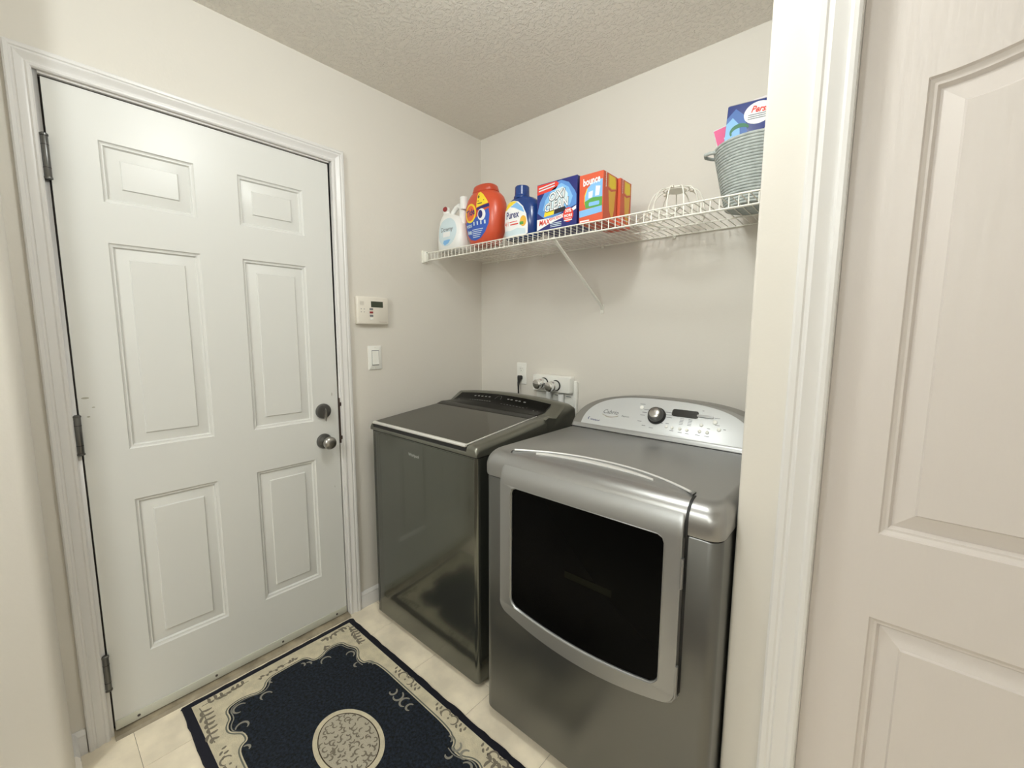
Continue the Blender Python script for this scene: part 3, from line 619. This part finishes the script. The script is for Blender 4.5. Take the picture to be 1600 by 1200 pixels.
build('label_sky', M().flat([[(.556, .130), (.592, .145), (.624, .120), (.636, .096), (.610, .108), (.585, .122)]], FP(.0014), .012), i_lblue, lb, weld=False)
build('label_glow', M().flat([ell(.630, .062, .016, .022, 16)], FP(.0014), .012), i_gold, lb, weld=False)
build('label_base', M().flat([[(.512, .010), (.640, .010), (.640, .030), (.600, .038), (.560, .030), (.512, .036)]], FP(.0014), .012), i_pale, lb, weld=False)
build('lettering', M().text('Purex', FP(.002), .042, .570, .094, bold=.018, sx=.74), i_navy, lb, weld=False)
sl_ = build('small_lettering', M().text('4·1', FP(.002), .026, .538, .060, bold=.02, sx=.8).flat([rect(.555, .064, .600, .067)], FP(.002)).flat([rect(.560, .052, .605, .057)], FP(.002)), i_red, lb, weld=False, kind='stuff')
build('badge', M().flat([rrect(.612, .048, .632, .060, .003)], FP(.002)), i_green, lb, weld=False)
# boxes
def boxthing(name, label, cat, x0, x1, y0, y1, h, mm_, group='laundry products standing on the wire shelf'):
    t = thing(name, label, cat, ((x0 + x1) / 2, (y0 + y1) / 2, ZB), group)
    build('carton', M().box(x0, x1, y0, y1, ZB, ZB + h), mm_, t, bevel=.0012, seg=1)
    return t
m_oxi = mat('carton_navy', (0.02, 0.025, 0.17), 0.35); m_bou = mat('carton_orange', (0.66, 0.105, 0.045), 0.4)
x0, x1, y0, h = .712, .902, -.392, .182
t = boxthing('stain_remover_box', 'navy and light blue stain remover powder box with red and white banners', 'box', x0, x1, y0, -.275, h, m_oxi)
fx = lambda e: (lambda u, v: (x0 + u * (x1 - x0), y0 - e * .3, ZB + v * h))
lb = build('print_burst', M().flat([[(.02, .40), (.08, .62), (.20, .80), (.48, .96), (.62, .98), (.80, .90), (.95, .70), (.985, .62), (.985, .42), (.70, .34), (.40, .22), (.2, .26)]], fx(.0006)), i_teal, t, weld=False)
build('print_glow', M().flat([[(.16, .44), (.22, .64), (.40, .84), (.62, .92), (.80, .80), (.90, .60), (.84, .44), (.60, .36), (.36, .30)]], fx(.001)), i_lblue, lb, weld=False)
build('print_light', M().flat([[(.26, .46), (.34, .66), (.50, .82), (.66, .84), (.78, .68), (.78, .52), (.56, .42), (.38, .40)]], fx(.0014)), i_pale, lb, weld=False)
build('banner', M().flat([[(0.01, .78), (0.01, .985), (.50, .985), (.56, .93), (.50, .84), (.46, .82)]], fx(.001)), i_red, t, weld=False)
build('lettering_shadow', M().text('OXI', fx(.002), .24, .50, .68, bold=.06, shear=.2, sx=.95, rot=.08).text('CLEAN', fx(.002), .24, .49, .48, bold=.06, shear=.2, sx=.80, rot=.08), i_black, t, weld=False)
build('lettering', M().text('OXI', fx(.003), .24, .50, .685, bold=.015, shear=.2, sx=.95, rot=.08).text('CLEAN', fx(.003), .24, .49, .485, bold=.015, shear=.2, sx=.80, rot=.08), i_white, t, weld=False)
build('yellow_flash', M().flat([[(.19, .29), (.21, .39), (.46, .41), (.44, .31)]], fx(.002)), i_yellow, t, weld=False)
build('black_flash', M().flat([[(.445, .31), (.465, .41), (.72, .43), (.75, .37), (.70, .33)]], fx(.002)), i_black, t, weld=False)
build('white_banner', M().flat([[(.01, .02), (.01, .26), (.40, .25), (.75, .30), (.985, .40), (.985, .33), (.72, .22), (.30, .12)]], fx(.0018)), i_white, t, weld=False)
build('banner_lettering', M().text('MAX', fx(.0024), .15, .20, .175, bold=.03, sx=.85, rot=.03, shear=.2).text('EFFICIENCY', fx(.0024), .075, .52, .225, bold=.02, rot=.10, sx=.9), i_red, t, weld=False, kind='stuff')
build('round_badge', M().flat([ell(.80, .24, .125, .15, 24)], fx(.003)), i_red, t, weld=False)
build('badge_lettering', M().text('30%', fx(.0036), .10, .80, .32, bold=.03, sx=.9).text('MORE', fx(.0036), .08, .80, .22, bold=.03, sx=.9).flat([rect(.70, .12, .90, .14)], fx(.0036)).flat([rect(.72, .16, .88, .17)], fx(.0036)), i_white, t, weld=False)
sp = M()
for i in range(3): sp.flat([rect(.36, .12 - i * .035, .64, .135 - i * .035)], fx(.0022))
for i in range(2): sp.flat([[(.05, .90 - i * .055), (.05, .925 - i * .055), (.46, .965 - i * .055), (.46, .94 - i * .055)]], fx(.0022))
build('small_print', sp, i_pale, t, weld=False, kind='stuff')
def bounce(x0, x1, y0, y1, h, label, face=True):
    t = boxthing('dryer_sheet_box', label, 'box', x0, x1, y0, y1, h, m_bou, 'orange dryer sheet boxes')
    f = lambda e: (lambda u, v: (x0 + u * (x1 - x0), y0 - e * .3, ZB + v * h))
    g = lambda e: (lambda u, v: (x1 + e * .3, y0 + u * (y1 - y0), ZB + v * h))
    if not face: f = lambda e: (lambda u, v: (x0 + u * .82 * (x1 - x0), y0 - e, ZB + v * h))
    build('picture', M().flat([[(.32, .30), (.24, .42), (.24, .56), (.34, .70), (.55, .80), (.97, .84), (.97, .30)]], f(.0008)), i_lblue, t, weld=False)
    build('picture_rim', M().add(*(lambda s_: ([f(.0012)(*q) for q in s_[0]], s_[1]))(stripe([(.32, .30), (.24, .42), (.24, .56), (.34, .70)], .03))), i_yellow, t, weld=False)
    build('picture_grass', M().flat([[(.28, .30), (.24, .44), (.55, .50), (.97, .48), (.97, .28)]], f(.0014)), i_green, t, weld=False)
    build('picture_towels', M().flat([[(.40, .50), (.40, .62), (.58, .64), (.56, .50)]], f(.002)).flat([[(.68, .52), (.70, .72), (.88, .70), (.84, .52)]], f(.002)), i_white, t, weld=False)
    build('blue_band', M().flat([[(.02, .13), (.02, .27), (.97, .30), (.97, .17)]], f(.002)).flat([rrect(.42, .33, .86, .41, .03)], f(.0024)), i_lblue, t, weld=False)
    build('lettering', M().text('bounce', f(.003), .21, .52, .84, bold=.03, sx=1.15, rot=.04), i_white, t, weld=False)
    build('small_print', M().flat([rect(.05, .03, .45, .06)], f(.002)), i_white, t, weld=False)
    build('side_patch', M().flat([[(.34, .72), (.34, .975), (.86, .975), (.92, .90), (.92, .74), (.60, .69)]], g(.0008)).flat([[(.36, .66), (.56, .64), (.88, .70), (.80, .30), (.66, .06), (.44, .25)]], g(.0008)), i_gold, t, weld=False)
    build('side_patch_light', M().flat([[(.42, .74), (.42, .96), (.82, .96), (.86, .88), (.86, .75), (.60, .71)]], g(.0014)), i_yellow, t, weld=False)
    build('side_lettering', M().text('bounce', g(.001), .10, .20, .84, rot=-PI / 2, sx=1.0, bold=.03), i_white, t, weld=False)
    return t
bounce(.912, 1.012, -.392, -.287, .173, 'front orange dryer sheet box with green and blue laundry picture')
bounce(.925, 1.022, -.280, -.190, .173, 'rear orange dryer sheet box half hidden behind its twin', False)
# ------------------------------------------------------------------ wire dome and flat hanger
wd_ = thing('wire_dome', 'white wire dome frame standing upside down on the shelf', 'wire frame', (1.205, -.20, ZB))
cxD, cyD = 1.205, -.205
def dome(q, t): r = .044 + (.098 - .044) * math.sin(t * PI / 2) ** .9; return (cxD + r * math.cos(q), cyD + r * math.sin(q), ZB + .003 + .106 * math.cos(t * PI / 2) ** .85)
for k in range(11): build('rib', M().tube([dome(2 * PI * k / 11 + .2, i / 12) for i in range(13)], .0022, 6), m_wire, wd_, angle=60)
build('top_ring', M().tube([dome(2 * PI * k / 32, .0) for k in range(32)], .0024, 6, True), m_wire, wd_, angle=60)
build('top_plate', M().lathe([(.036, 0), (.036, .0015)], (cxD, cyD, ZB + .104), (0, 0, 1), 28), m_wire, wd_)
build('base_ring', M().tube([dome(2 * PI * k / 40, 1.0) for k in range(40)], .0028, 6, True), m_wire, wd_, angle=60)
for k in range(3):
    q = PI / 3 * k * 2 + .6; a = dome(q, .10); build('clip', M().box(a[0] - .006, a[0] + .006, a[1] - .006, a[1] + .006, a[2] - .006, a[2] + .002), m_ivory, wd_, bevel=.001)
hg = thing('wire_hanger', 'bent white wire hanger lying flat beside the wire dome', 'hanger', (1.10, -.25, ZB))
pth = [(1.045, -.20), (1.05, -.17), (1.09, -.155), (1.15, -.19), (1.22, -.25), (1.26, -.31), (1.25, -.335), (1.21, -.335), (1.14, -.30), (1.07, -.245)]
build('loop', M().tube([(x, y, ZB + .006 + .012 * abs(math.sin(i))) for i, (x, y) in enumerate(pth)], .0026, 6, True), m_wire, hg, angle=60)
build('cross_bar', M().tube([(1.06, -.19, ZB + .012), (1.10, -.22, ZB + .028), (1.15, -.27, ZB + .034), (1.20, -.31, ZB + .012)], .0026, 6), m_wire, hg, angle=60)
build('hook', M().tube([(1.10, -.155, ZB + .004), (1.07, -.13, ZB + .02), (1.04, -.12, ZB + .03), (1.03, -.15, ZB + .035), (1.05, -.18, ZB + .028)], .0026, 6), m_wire, hg, angle=60)
# ------------------------------------------------------------------ rope basket
bx, by = 1.461, -.205
bk = thing('rope_basket', 'grey coiled rope basket holding packages at the right end of the shelf', 'basket', (bx, by, ZB))
prof = []
for i in range(23):
    t_ = i / 22; r = .082 + .042 * t_ ** .9; z = .004 + .184 * t_
    for a in range(-60, 61, 40): prof.append((r + .0048 * math.cos(math.radians(a)), z + .0048 * math.sin(math.radians(a))))
pin = [(r - .009, z) for r, z in prof[::-4]]
build('coil_wall', M().lathe([(0.0, 0)] + [(.05, 0), (.078, 0)] + prof + pin + [(.0, .008)], (bx, by, ZB), (0, 0, 1), 48, (0, 0)), m_rope, bk, angle=80)
def rim(q, dr=0, dz=0): return (bx + (.126 + dr) * math.cos(q), by + (.126 + dr) * math.sin(q), ZB + .186 + dz)
for q0 in (PI * 1.07, PI * .07):
    build('handle', M().tube([rim(q0 + a, d, -.004 + e) for a, d, e in ((-.28, -.002, 0), (-.20, .014, .002), (-.08, .028, .004), (.08, .028, .004), (.20, .014, .002), (.28, -.002, 0))], .0055, 8), m_rope, bk, angle=60)
def pouch(name, label, cat, c, w_, h_, th, yaw, tiltx, roll, m_):
    Mx = Matrix.Translation(Vector(c)) @ Matrix.Rotation(yaw, 4, 'Z') @ Matrix.Rotation(tiltx, 4, 'X') @ Matrix.Rotation(roll, 4, 'Y')
    t = thing(name, label, cat, c, 'packages in the rope basket')
    rg = [[Mx @ Vector((x, y, z)) for x, y in rrect(-w_ / 2 + i, -th / 2 + j, w_ / 2 - i, th / 2 - j, min(.004, th / 3), 3)] for z, i, j in ((0, .001, th * .1), (.004, 0, 0), (h_ * .975, 0, 0), (h_, .001, th * .2))]
    build('wrapper', M().loft(rg), m_, t, angle=40)
    return t, (lambda e: (lambda u, v: Mx @ Vector(((u - .5) * w_, -th / 2 - e * .4 , v * h_))))
m_pn = mat('pouch_navy', (0.02, 0.04, 0.20), 0.25)
t, f = pouch('pouch', 'navy and blue pouch with round white logo in the basket', 'pouch', (1.443, -.235, ZB + .105), .158, .218, .035, 0.05, -.07, .045, m_pn)
build('print_sky', M().flat([[(.01, .02), (.01, .80), (.16, .92), (.34, .80), (.42, .55), (.30, .02)]], f(.0006)), ink('deep_blue', (0.05, 0.14, 0.42)), t, weld=False)
build('print_light', M().flat([[(.01, .45), (.01, .72), (.12, .80), (.26, .68), (.30, .45)]], f(.001)), i_lblue, t, weld=False)
build('logo_disc', M().flat([ell(.58, .80, .26, .155, 28)], f(.0016)), i_white, t, weld=False)
build('lettering', M().text('Persil', f(.0024), .125, .60, .845, shear=.3, bold=.03, sx=1.15, rot=-.06), i_red, t, weld=False)
pm = M()
for i in range(3): pm.flat([rect(.40, .775 - i * .028, .78, .787 - i * .028)], f(.0024))
build('small_print', pm, i_grey, t, weld=False, kind='stuff')
v2, f2 = stripe([(.50 + .17 * math.cos(a), .585 + .085 * math.sin(a)) for a in [.15 * PI + PI * 1.0 * i / 14 for i in range(15)]], .06, taper=True)
build('green_arrow', M().add([f(.002)(x - .22, y) for x, y in v2], f2), i_dgreen, t, weld=False)
v2, f2 = stripe([(.80, .87), (1.0, .86), (.72, .55)], .012); build('white_line', M().add([f(.002)(*q) for q in v2], f2), i_white, t, weld=False)
m_pp = mat('carton_white', (0.80, 0.76, 0.78), 0.35)
t, f = pouch('carton', 'pink and white pack leaning out over the left basket rim', 'carton', (1.400, -.175, ZB + .118), .075, .180, .02, 0.22, -.03, -.28, m_pp)
build('pink_patch', M().flat([[(.03, .62), (.03, .97), (.97, .97), (.97, .62)]], f(.0008)), i_pink, t, weld=False)
build('dark_patch', M().flat([[(.10, .36), (.10, .56), (.97, .60), (.97, .36)]], f(.0008)), i_navy, t, weld=False)
build('white_word', M().flat([[(.35, .72), (.35, .78), (.95, .84), (.95, .76)]], f(.0014)), i_white, t, weld=False)
t, f = pouch('packet', 'plain pale packet standing behind the navy pouch', 'packet', (1.492, -.165, ZB + .10), .13, .258, .02, 0.0, -.02, -.05, m_pp)
t, f = pouch('card_sleeve', 'narrow white pack between the pink carton and the navy pouch', 'carton', (1.440, -.190, ZB + .11), .09, .222, .012, 0.1, -.02, -.02, m_bw)
# ------------------------------------------------------------------ wall devices
kp = thing('alarm_keypad', 'ivory alarm keypad with dark screen mounted above the light switch', 'keypad', (0, -.73, 1.43))
build('housing', M().loft([[(x, a, b) for a, b in rrect(-.810 + i, 1.368 + i, -.648 - i, 1.494 - i, .005)] for x, i in ((0.0, .002), (.004, 0), (.020, 0), (.0245, .004))]), m_ivory, kp, angle=40)
fk = lambda e: (lambda u, v: (.0245 + e, u, v))
build('screen', M().prism(rect(-.740, 1.447, -.679, 1.474), lambda u, v, d: (d, u, v), .024, .0252), m_lcd, kp)
for z, mm_ in ((1.438, i_grey), (1.423, i_dred), (1.408, i_grey), (1.394, m_white)): build('button', M().prism(rrect(-.748, z - .0045, -.731, z + .0045, .001), lambda u, v, d: (d, u, v), .024, .0262), mm_, kp, bevel=.0005)
for y in (-.790, -.775):
    for z in (1.424, 1.437): build('indicator', M().prism(rect(y - .0025, z - .0012, y + .0025, z + .0012), lambda u, v, d: (d, u, v), .024, .0252), i_grey, kp)
gm = M()
for i in range(5): gm.box(.024, .0250, -.796, -.776, 1.455 + i * .0035, 1.4565 + i * .0035)
build('speaker_grille', gm, ink('grille_grey', (.50, .47, .42)), kp)
build('cover_seam', M().box(.0240, .0249, -.700, -.660, 1.380, 1.3815), ink('seam', (.55, .45, .40)), kp)
lsw = thing('light_switch', 'white rocker light switch below the keypad', 'switch', (0, -.715, 1.213))
build('plate', M().loft([[(x, a, b) for a, b in rrect(-.750 + i, 1.157 + i, -.681 - i, 1.269 - i, .003)] for x, i in ((0, 0), (.004, 0), (.006, .003))]), m_white, lsw, angle=30)
build('rocker', M().loft([[(x, a, b) for a, b in rect(-.732, z0, -.699, z1)] for x, z0, z1 in ((.005, 1.180, 1.246), (.0085, 1.1805, 1.2455))]).loft([[(.0085, y, 1.246), (.0085, y, 1.180), (.0115, y, 1.181), (.0092, y, 1.213)] for y in (-.7315, -.6995)]), m_white, lsw, angle=20)
build('rocker_gap', M().box(.0055, .0064, -.7340, -.6970, 1.1770, 1.2485), i_grey, lsw)
for z in (1.165, 1.261): build('screw', M().lathe([(.003, 0), (.002, .001)], (.006, -.7155, z), (1, 0, 0), 10), m_ivory, lsw)
ot = thing('wall_outlet', 'white electrical outlet behind the washing machine', 'outlet', (.317, 0, 1.11))
build('plate', M().loft([[(a, -y, b) for a, b in rrect(.283 + i, 1.052 + i, .349 - i, 1.170 - i, .003)] for y, i in ((0, 0), (.004, 0), (.006, .003))]), m_white, ot, angle=30)
for z in (1.135, 1.087):
    s_ = build('socket', M().lathe([(.0165, 0), (.0165, .0015)], (.316, -.006, z), (0, -1, 0), 20), m_white, ot)
    build('slots', M().box(.3095, .3115, -.0079, -.0074, z - .001, z + .007).box(.3205, .3225, -.0079, -.0074, z - .001, z + .007).lathe([(.0022, 0), (.0022, .0004)], (.316, -.0075, z - .008), (0, -1, 0), 8), i_grey, s_)
pc = thing('power_cord', 'black plug and cord hanging from the wall outlet', 'cord', (.316, -.02, 1.087))
build('plug', M().loft([[(.316 + a * k, -.020 - dy + b * k, z) for a, b in ell(0, 0, .0135, .012, 16)] for z, k, dy in ((1.1005, .85, 0), (1.098, 1, 0), (1.085, .95, .002), (1.070, .66, .006), (1.056, .46, .010))]).box(.306, .326, -.022, -.0078, 1.080, 1.096), m_matblack, pc, angle=40)
build('cord', M().tube([(.316, -.030, 1.064), (.317, -.032, 1.056), (.318, -.034, 1.045), (.319, -.034, 1.02), (.320, -.034, .98), (.322, -.036, .80), (.33, -.05, .5)], [.0065, .0060, .0050, .004, .004, .004, .004], 10), m_matblack, pc, angle=60)
vb = thing('washer_valve_box', 'white laundry valve box with two chrome taps behind the machines', 'valve box', (.545, 0, 1.0))
build('back_plate', M().box(.424, .676, -.006, 0, .84, 1.095), m_white, vb, bevel=.002)
build('side_rib', M().box(.668, .684, -.020, 0, .82, 1.090), m_white, vb, bevel=.003)
build('housing', M().loft([[(a, -y, b) for a, b in rrect(.422 + i, 1.030 + i, .660 - i, 1.116 - i, .006)] for y, i in ((0.004, 0), (.034, 0), (.040, .004))]), m_white, vb, angle=40)
for x, z in ((.500, 1.076), (.575, 1.068)):
    ax = (-.10, -1, -.06)
    tp_ = build('tap', M().lathe([(.0245, 0), (.0255, .003), (.0255, .034), (.0225, .038), (.0245, .042), (.0245, .060), (.020, .064), (.006, .065)], (x, -.042, z), ax, 28), m_chrome, vb, angle=35)
    build('washer_ring', M().lathe([(.0275, 0), (.0280, .004), (.0255, .006)], (x, -.0385, z), ax, 28), m_matblack, tp_)
    build('connector', M().lathe([(.016, 0), (.016, -.055)], (x + .020, -.024, z - .045), (0, 0, 1), 16), m_bw, tp_)
    build('hose', M().tube([(x + .020, -.024, z - .10), (x + .020, -.03, z - .16), (x + .02, -.06, z - .5), (x + .03, -.07, .3)], .011, 10), m_pewter, tp_, angle=60)
build('tick_marks', M().box(.545, .575, -.0072, -.0055, 1.012, 1.015).box(.615, .645, -.0072, -.0055, 1.010, 1.013), i_grey, vb)
dh = thing('drain_hose', 'black hose standing behind the dryer console', 'hose', (.80, -.07, 0))
build('hose', M().tube([(.800, -.07, 0.0), (.800, -.07, .5), (.80, -.07, .86), (.81, -.075, .93), (.84, -.08, .962), (.88, -.085, .955), (.90, -.09, .88), (.90, -.09, .40)], .017, 12), m_matblack, dh, angle=60)
# ------------------------------------------------------------------ rug
RX0, RX1, RY0, RY1 = .042, 1.172, -1.552, -.905
RC = (.607, -1.2265)
rug = thing('rug', 'navy and cream patterned floor rug with round centre medallion in front of the door', 'rug', (RC[0], RC[1], 0))
RT = .0075
def edge(x0, y0, x1, y1, n_=60, amp=.0022):
    rr_ = random.Random(3); pts = rrect(x0, y0, x1, y1, .012, 4); out = []
    for i, p in enumerate(pts):
        q = pts[(i + 1) % len(pts)]; L = math.dist(p, q); k = max(1, int(L / .03))
        for j in range(k):
            t_ = j / k; out.append((p[0] + (q[0] - p[0]) * t_ + rr_.uniform(-amp, amp), p[1] + (q[1] - p[1]) * t_ + rr_.uniform(-amp, amp)))
    return out
ob = edge(RX0, RY0, RX1, RY1)
build('binding', M().loft([[(x, y, z) for x, y in (ob if not i else inset(ob, i))] for i, z in ((.003, .0005), (0, .002), (0, .005), (.004, RT))]), m_bind, rug, angle=60)
fz = lambda h: (lambda u, v: (u, v, RT + h))
def slabpoly(name, polyloops, h0, h1, mm_, parent=rug):
    m = M().flat(polyloops, fz(h1))
    for l in polyloops: m.loft([[fz(h0)(*p) for p in l], [fz(h1)(*p) for p in l]], (0, 0))
    return build(name, m, mm_, parent, angle=40)
cr = rect(RX0 + .027, RY0 + .027, RX1 - .027, RY1 - .027)
slabpoly('border', [cr], 0, .0008, m_cream)
FA = [(.516, -.981), (.44, -.981), (.385, -.986), (.374, -.992), (.356, -.995), (.347, -1.003), (.340, -1.018), (.311, -1.022), (.285, -1.015), (.268, -1.003), (.25, -.997), (.232, -.998), (.211, -1.01), (.189, -1.016), (.169, -1.020), (.162, -1.036), (.158, -1.057), (.163, -1.084), (.174, -1.100), (.180, -1.12), (.181, -1.138), (.168, -1.150), (.147, -1.156), (.138, -1.169), (.137, -1.193)]
FB = [(.137, -1.26), (.139, -1.288), (.150, -1.306), (.168, -1.316), (.181, -1.332), (.181, -1.352), (.172, -1.37), (.165, -1.395), (.166, -1.415), (.172, -1.436), (.187, -1.446), (.208, -1.445), (.228, -1.447), (.239, -1.456), (.255, -1.464), (.275, -1.465), (.292, -1.455), (.304, -1.443), (.316, -1.434), (.343, -1.432), (.357, -1.438), (.362, -1.452), (.375, -1.462), (.40, -1.466), (.457, -1.467)]
half = FA + FB           # goes from the right edge, around the short end, to the left edge
def chaik(P, it=2):
    for _ in range(it):
        Q = [P[0]]
        for a, b in zip(P, P[1:]): Q += [(a[0] * .75 + b[0] * .25, a[1] * .75 + b[1] * .25), (a[0] * .25 + b[0] * .75, a[1] * .25 + b[1] * .75)]
        P = Q + [P[-1]]
    return P
half = chaik(half, 1)
mir = [(2 * RC[0] - x, y) for x, y in half][::-1]
fieldp = half + mir      # ccw
slabpoly('field', [fieldp], .0003, .0018, m_navyp)
def ribbon(name, pts, wd, mm_, h, closed=False, taper=False, parent=rug):
    v_, f_ = stripe(pts, wd, closed, taper); return M().add([fz(h)(*q) for q in v_], f_)
oo = inset(fieldp, -.0065)
build('field_outline', ribbon('', oo, .0045, None, .0013, True), m_scroll, rug, weld=False)
ii = inset(fieldp, .007)
lt = mat('pale_grey_pile', (0.27, 0.26, 0.22), 0.95)
mm2 = M()
ZK = [0]
def curl(cx, cy, r, a0, a1, wd=.0065):
    pts = [(cx + r * (1 - .35 * i / 12) * math.cos(a0 + (a1 - a0) * i / 12), cy + r * (1 - .35 * i / 12) * math.sin(a0 + (a1 - a0) * i / 12)) for i in range(13)]
    ZK[0] += .00001; v_, f_ = stripe(pts, wd * 1.15, taper=True); mm2.add([fz(.0023 + ZK[0])(*q) for q in v_], f_)
for sgn in (1, -1):
    X = lambda x: x if sgn == 1 else 2 * RC[0] - x
    A_ = lambda a: a if sgn == 1 else PI - a
    for cx, cy, r, a0, a1 in ((.255, -1.030, .020, .2, 4.2), (.215, -1.105, .024, 4.9, 1.6), (.330, -1.038, .014, 2.6, 5.6), (.365, -1.004, .013, .6, 3.4), (.182, -1.165, .014, 3.3, .8), (.165, -1.185, .013, .3, 3.0), (.218, -1.335, .022, 1.6, 5.2), (.205, -1.415, .024, 2.0, 6.2), (.290, -1.43, .022, 4.5, .6), (.385, -1.45, .014, 3.4, .6), (.160, -1.29, .013, 3.2, 5.8)):
        curl(X(cx), cy, r, A_(a0), A_(a1))
half_o = [p for p in chaik(FA, 1)]
for seq in (FA[6:20], FB[2:18]):
    for sgn in (1, -1):
        pts = [(x if sgn == 1 else 2 * RC[0] - x, y) for x, y in seq]
        cx = sum(p[0] for p in pts) / len(pts); q = [(x + (.007 if sgn == 1 else -.007), y + (-.006 if seq is not None and y > -1.22 else .006)) for x, y in pts]
        v_, f_ = stripe(chaik(q, 1), .0035); mm2.add([fz(.0022)(*q_) for q_ in v_], f_)
for x_, y_, d in ((.60, -1.000, 1), (.60, -1.448, -1)):     # scroll clusters at the middle of the long sides
    for k in (-1, 1):
        for r, ox in ((.022, .022), (.016, .052)):
            curl(x_ + k * ox, y_ - d * .018, r, PI / 2 if k > 0 else PI / 2, (PI / 2 + k * 4.0) * d, .007)
for x_ in (.905,):
    for k in (-1, 1): curl(x_ + k * .022, -1.005, .018, PI / 2, PI / 2 + k * 4.0, .007); curl(x_ + k * .022, -1.448, .018, -PI / 2, -PI / 2 - k * 4.0, .007)
build('scrolls', mm2, lt, rug, weld=False, kind='stuff')
# border sprigs
sg = M()
ZJ = [0]
def zj(): ZJ[0] = (ZJ[0] + 1) % 37; return ZJ[0] * .00001
def leaf(x, y, a, L, wd):
    pts = [(x + L * t_ * math.cos(a + .5 * t_), y + L * t_ * math.sin(a + .5 * t_)) for t_ in [i / 5 for i in range(6)]]
    v_, f_ = stripe(pts, wd * 1.35, taper=True); h_ = zj(); sg.add([fz(.0012 + h_)(*q) for q in v_], f_)
def sprig(x, y, a, L, n_, leafL=.024):
    rr_ = random.Random(int(x * 999 + y * 777))
    pts = [(x + L * t_ * math.cos(a), y + L * t_ * math.sin(a) + .004 * math.sin(t_ * 6)) for t_ in [i / 8 for i in range(9)]]
    v_, f_ = stripe(pts, .0032); sg.add([fz(.00115)(*q) for q in v_], f_)
    for i in range(n_):
        p = pts[min(8, 1 + int(7 * i / n_))]; s_ = 1 if i % 2 else -1
        leaf(p[0], p[1], a + s_ * rr_.uniform(.5, 1.1), leafL * rr_.uniform(.7, 1.15), .0075)
for sx_ in (1, -1):
    X = lambda x: x if sx_ == 1 else 2 * RC[0] - x
    A2 = lambda a: a if sx_ == 1 else PI - a
    sprig(X(.085), -.948, A2(-.10), .15, 14, .024); sprig(X(.085), -.950, A2(-PI / 2 + .08), .12, 11, .020)
    sprig(X(.095), -1.508, A2(.0), .19, 16, .026); sprig(X(.092), -1.500, A2(PI / 2), .15, 12, .022)
    sprig(X(.128), -1.075, A2(-.3), .03, 4, .016); sprig(X(.110), -1.225, A2(-PI / 2), .10, 8, .012); sprig(X(.110), -1.225, A2(PI / 2), .05, 5, .012)
def motif(x, y, fl=1):
    for k in (-1, 1):
        pts = [(x + k * (.020 + .016 * math.cos(a)), y - fl * .004 + fl * .016 * math.sin(a)) for a in [PI * .9 - PI * 1.35 * i / 10 for i in range(11)]]
        v_, f_ = stripe(pts, .0065, taper=True); sg.add([fz(.0017)(*q) for q in v_], f_)
        for j in range(4): leaf(x + k * (.040 + .011 * j), y - fl * .006, (PI / 2 if j % 2 else -PI / 2) * .8 + (0 if k > 0 else PI * 0), .014, .006)
    sg.flat([ell(x, y + fl * .006, .0045, .0045, 8)], fz(.0012)); sg.flat([ell(x, y - fl * .010, .004, .004, 8)], fz(.0012))
for x_ in (.533, .785, 1.015): motif(x_, -.944)
for x_ in (.40, .66, .90): motif(x_, -1.508, -1)
build('sprigs', sg, m_swirl, rug, weld=False, kind='stuff')
# medallion
mc = (.607, -1.2225)
slabpoly('medallion', [ell(*mc, .141, .099, 56)], .0016, .0028, m_cream)
build('medallion_line', ribbon('', ell(*mc, .122, .0835, 56), .0035, None, .0032, True), mat('brown_line', (.05, .035, .02), .95), rug, weld=False)
build('medallion_disc', M().flat([ell(*mc, .120, .0815, 48)], fz(.0031)), m_taupe, rug, weld=False)
swm = M(); rr_ = random.Random(11); pl_ = []
while len(pl_) < 82:
    a, q = rr_.uniform(0, 2 * PI), .091 * math.sqrt(rr_.random()); p = (mc[0] + q * 1.22 * math.cos(a), mc[1] + q * .82 * math.sin(a))
    if all(math.dist(p, o) > .0155 for o in pl_) or rr_.random() < .02: pl_.append(p)
for p in pl_:
    a0 = rr_.uniform(0, 2 * PI); r = rr_.uniform(.005, .0095); sw_ = rr_.uniform(2.2, 4.2) * rr_.choice((-1, 1))
    pts = [(p[0] + r * math.cos(a0 + sw_ * i / 8), p[1] + r * math.sin(a0 + sw_ * i / 8)) for i in range(9)]
    v_, f_ = stripe(pts, rr_.uniform(.0042, .0062), taper=True); swm.add([fz(.0035 + .000012 * pl_.index(p))(*q) for q in v_], f_)
build('medallion_swirls', swm, m_swirl, rug, weld=False, kind='stuff')
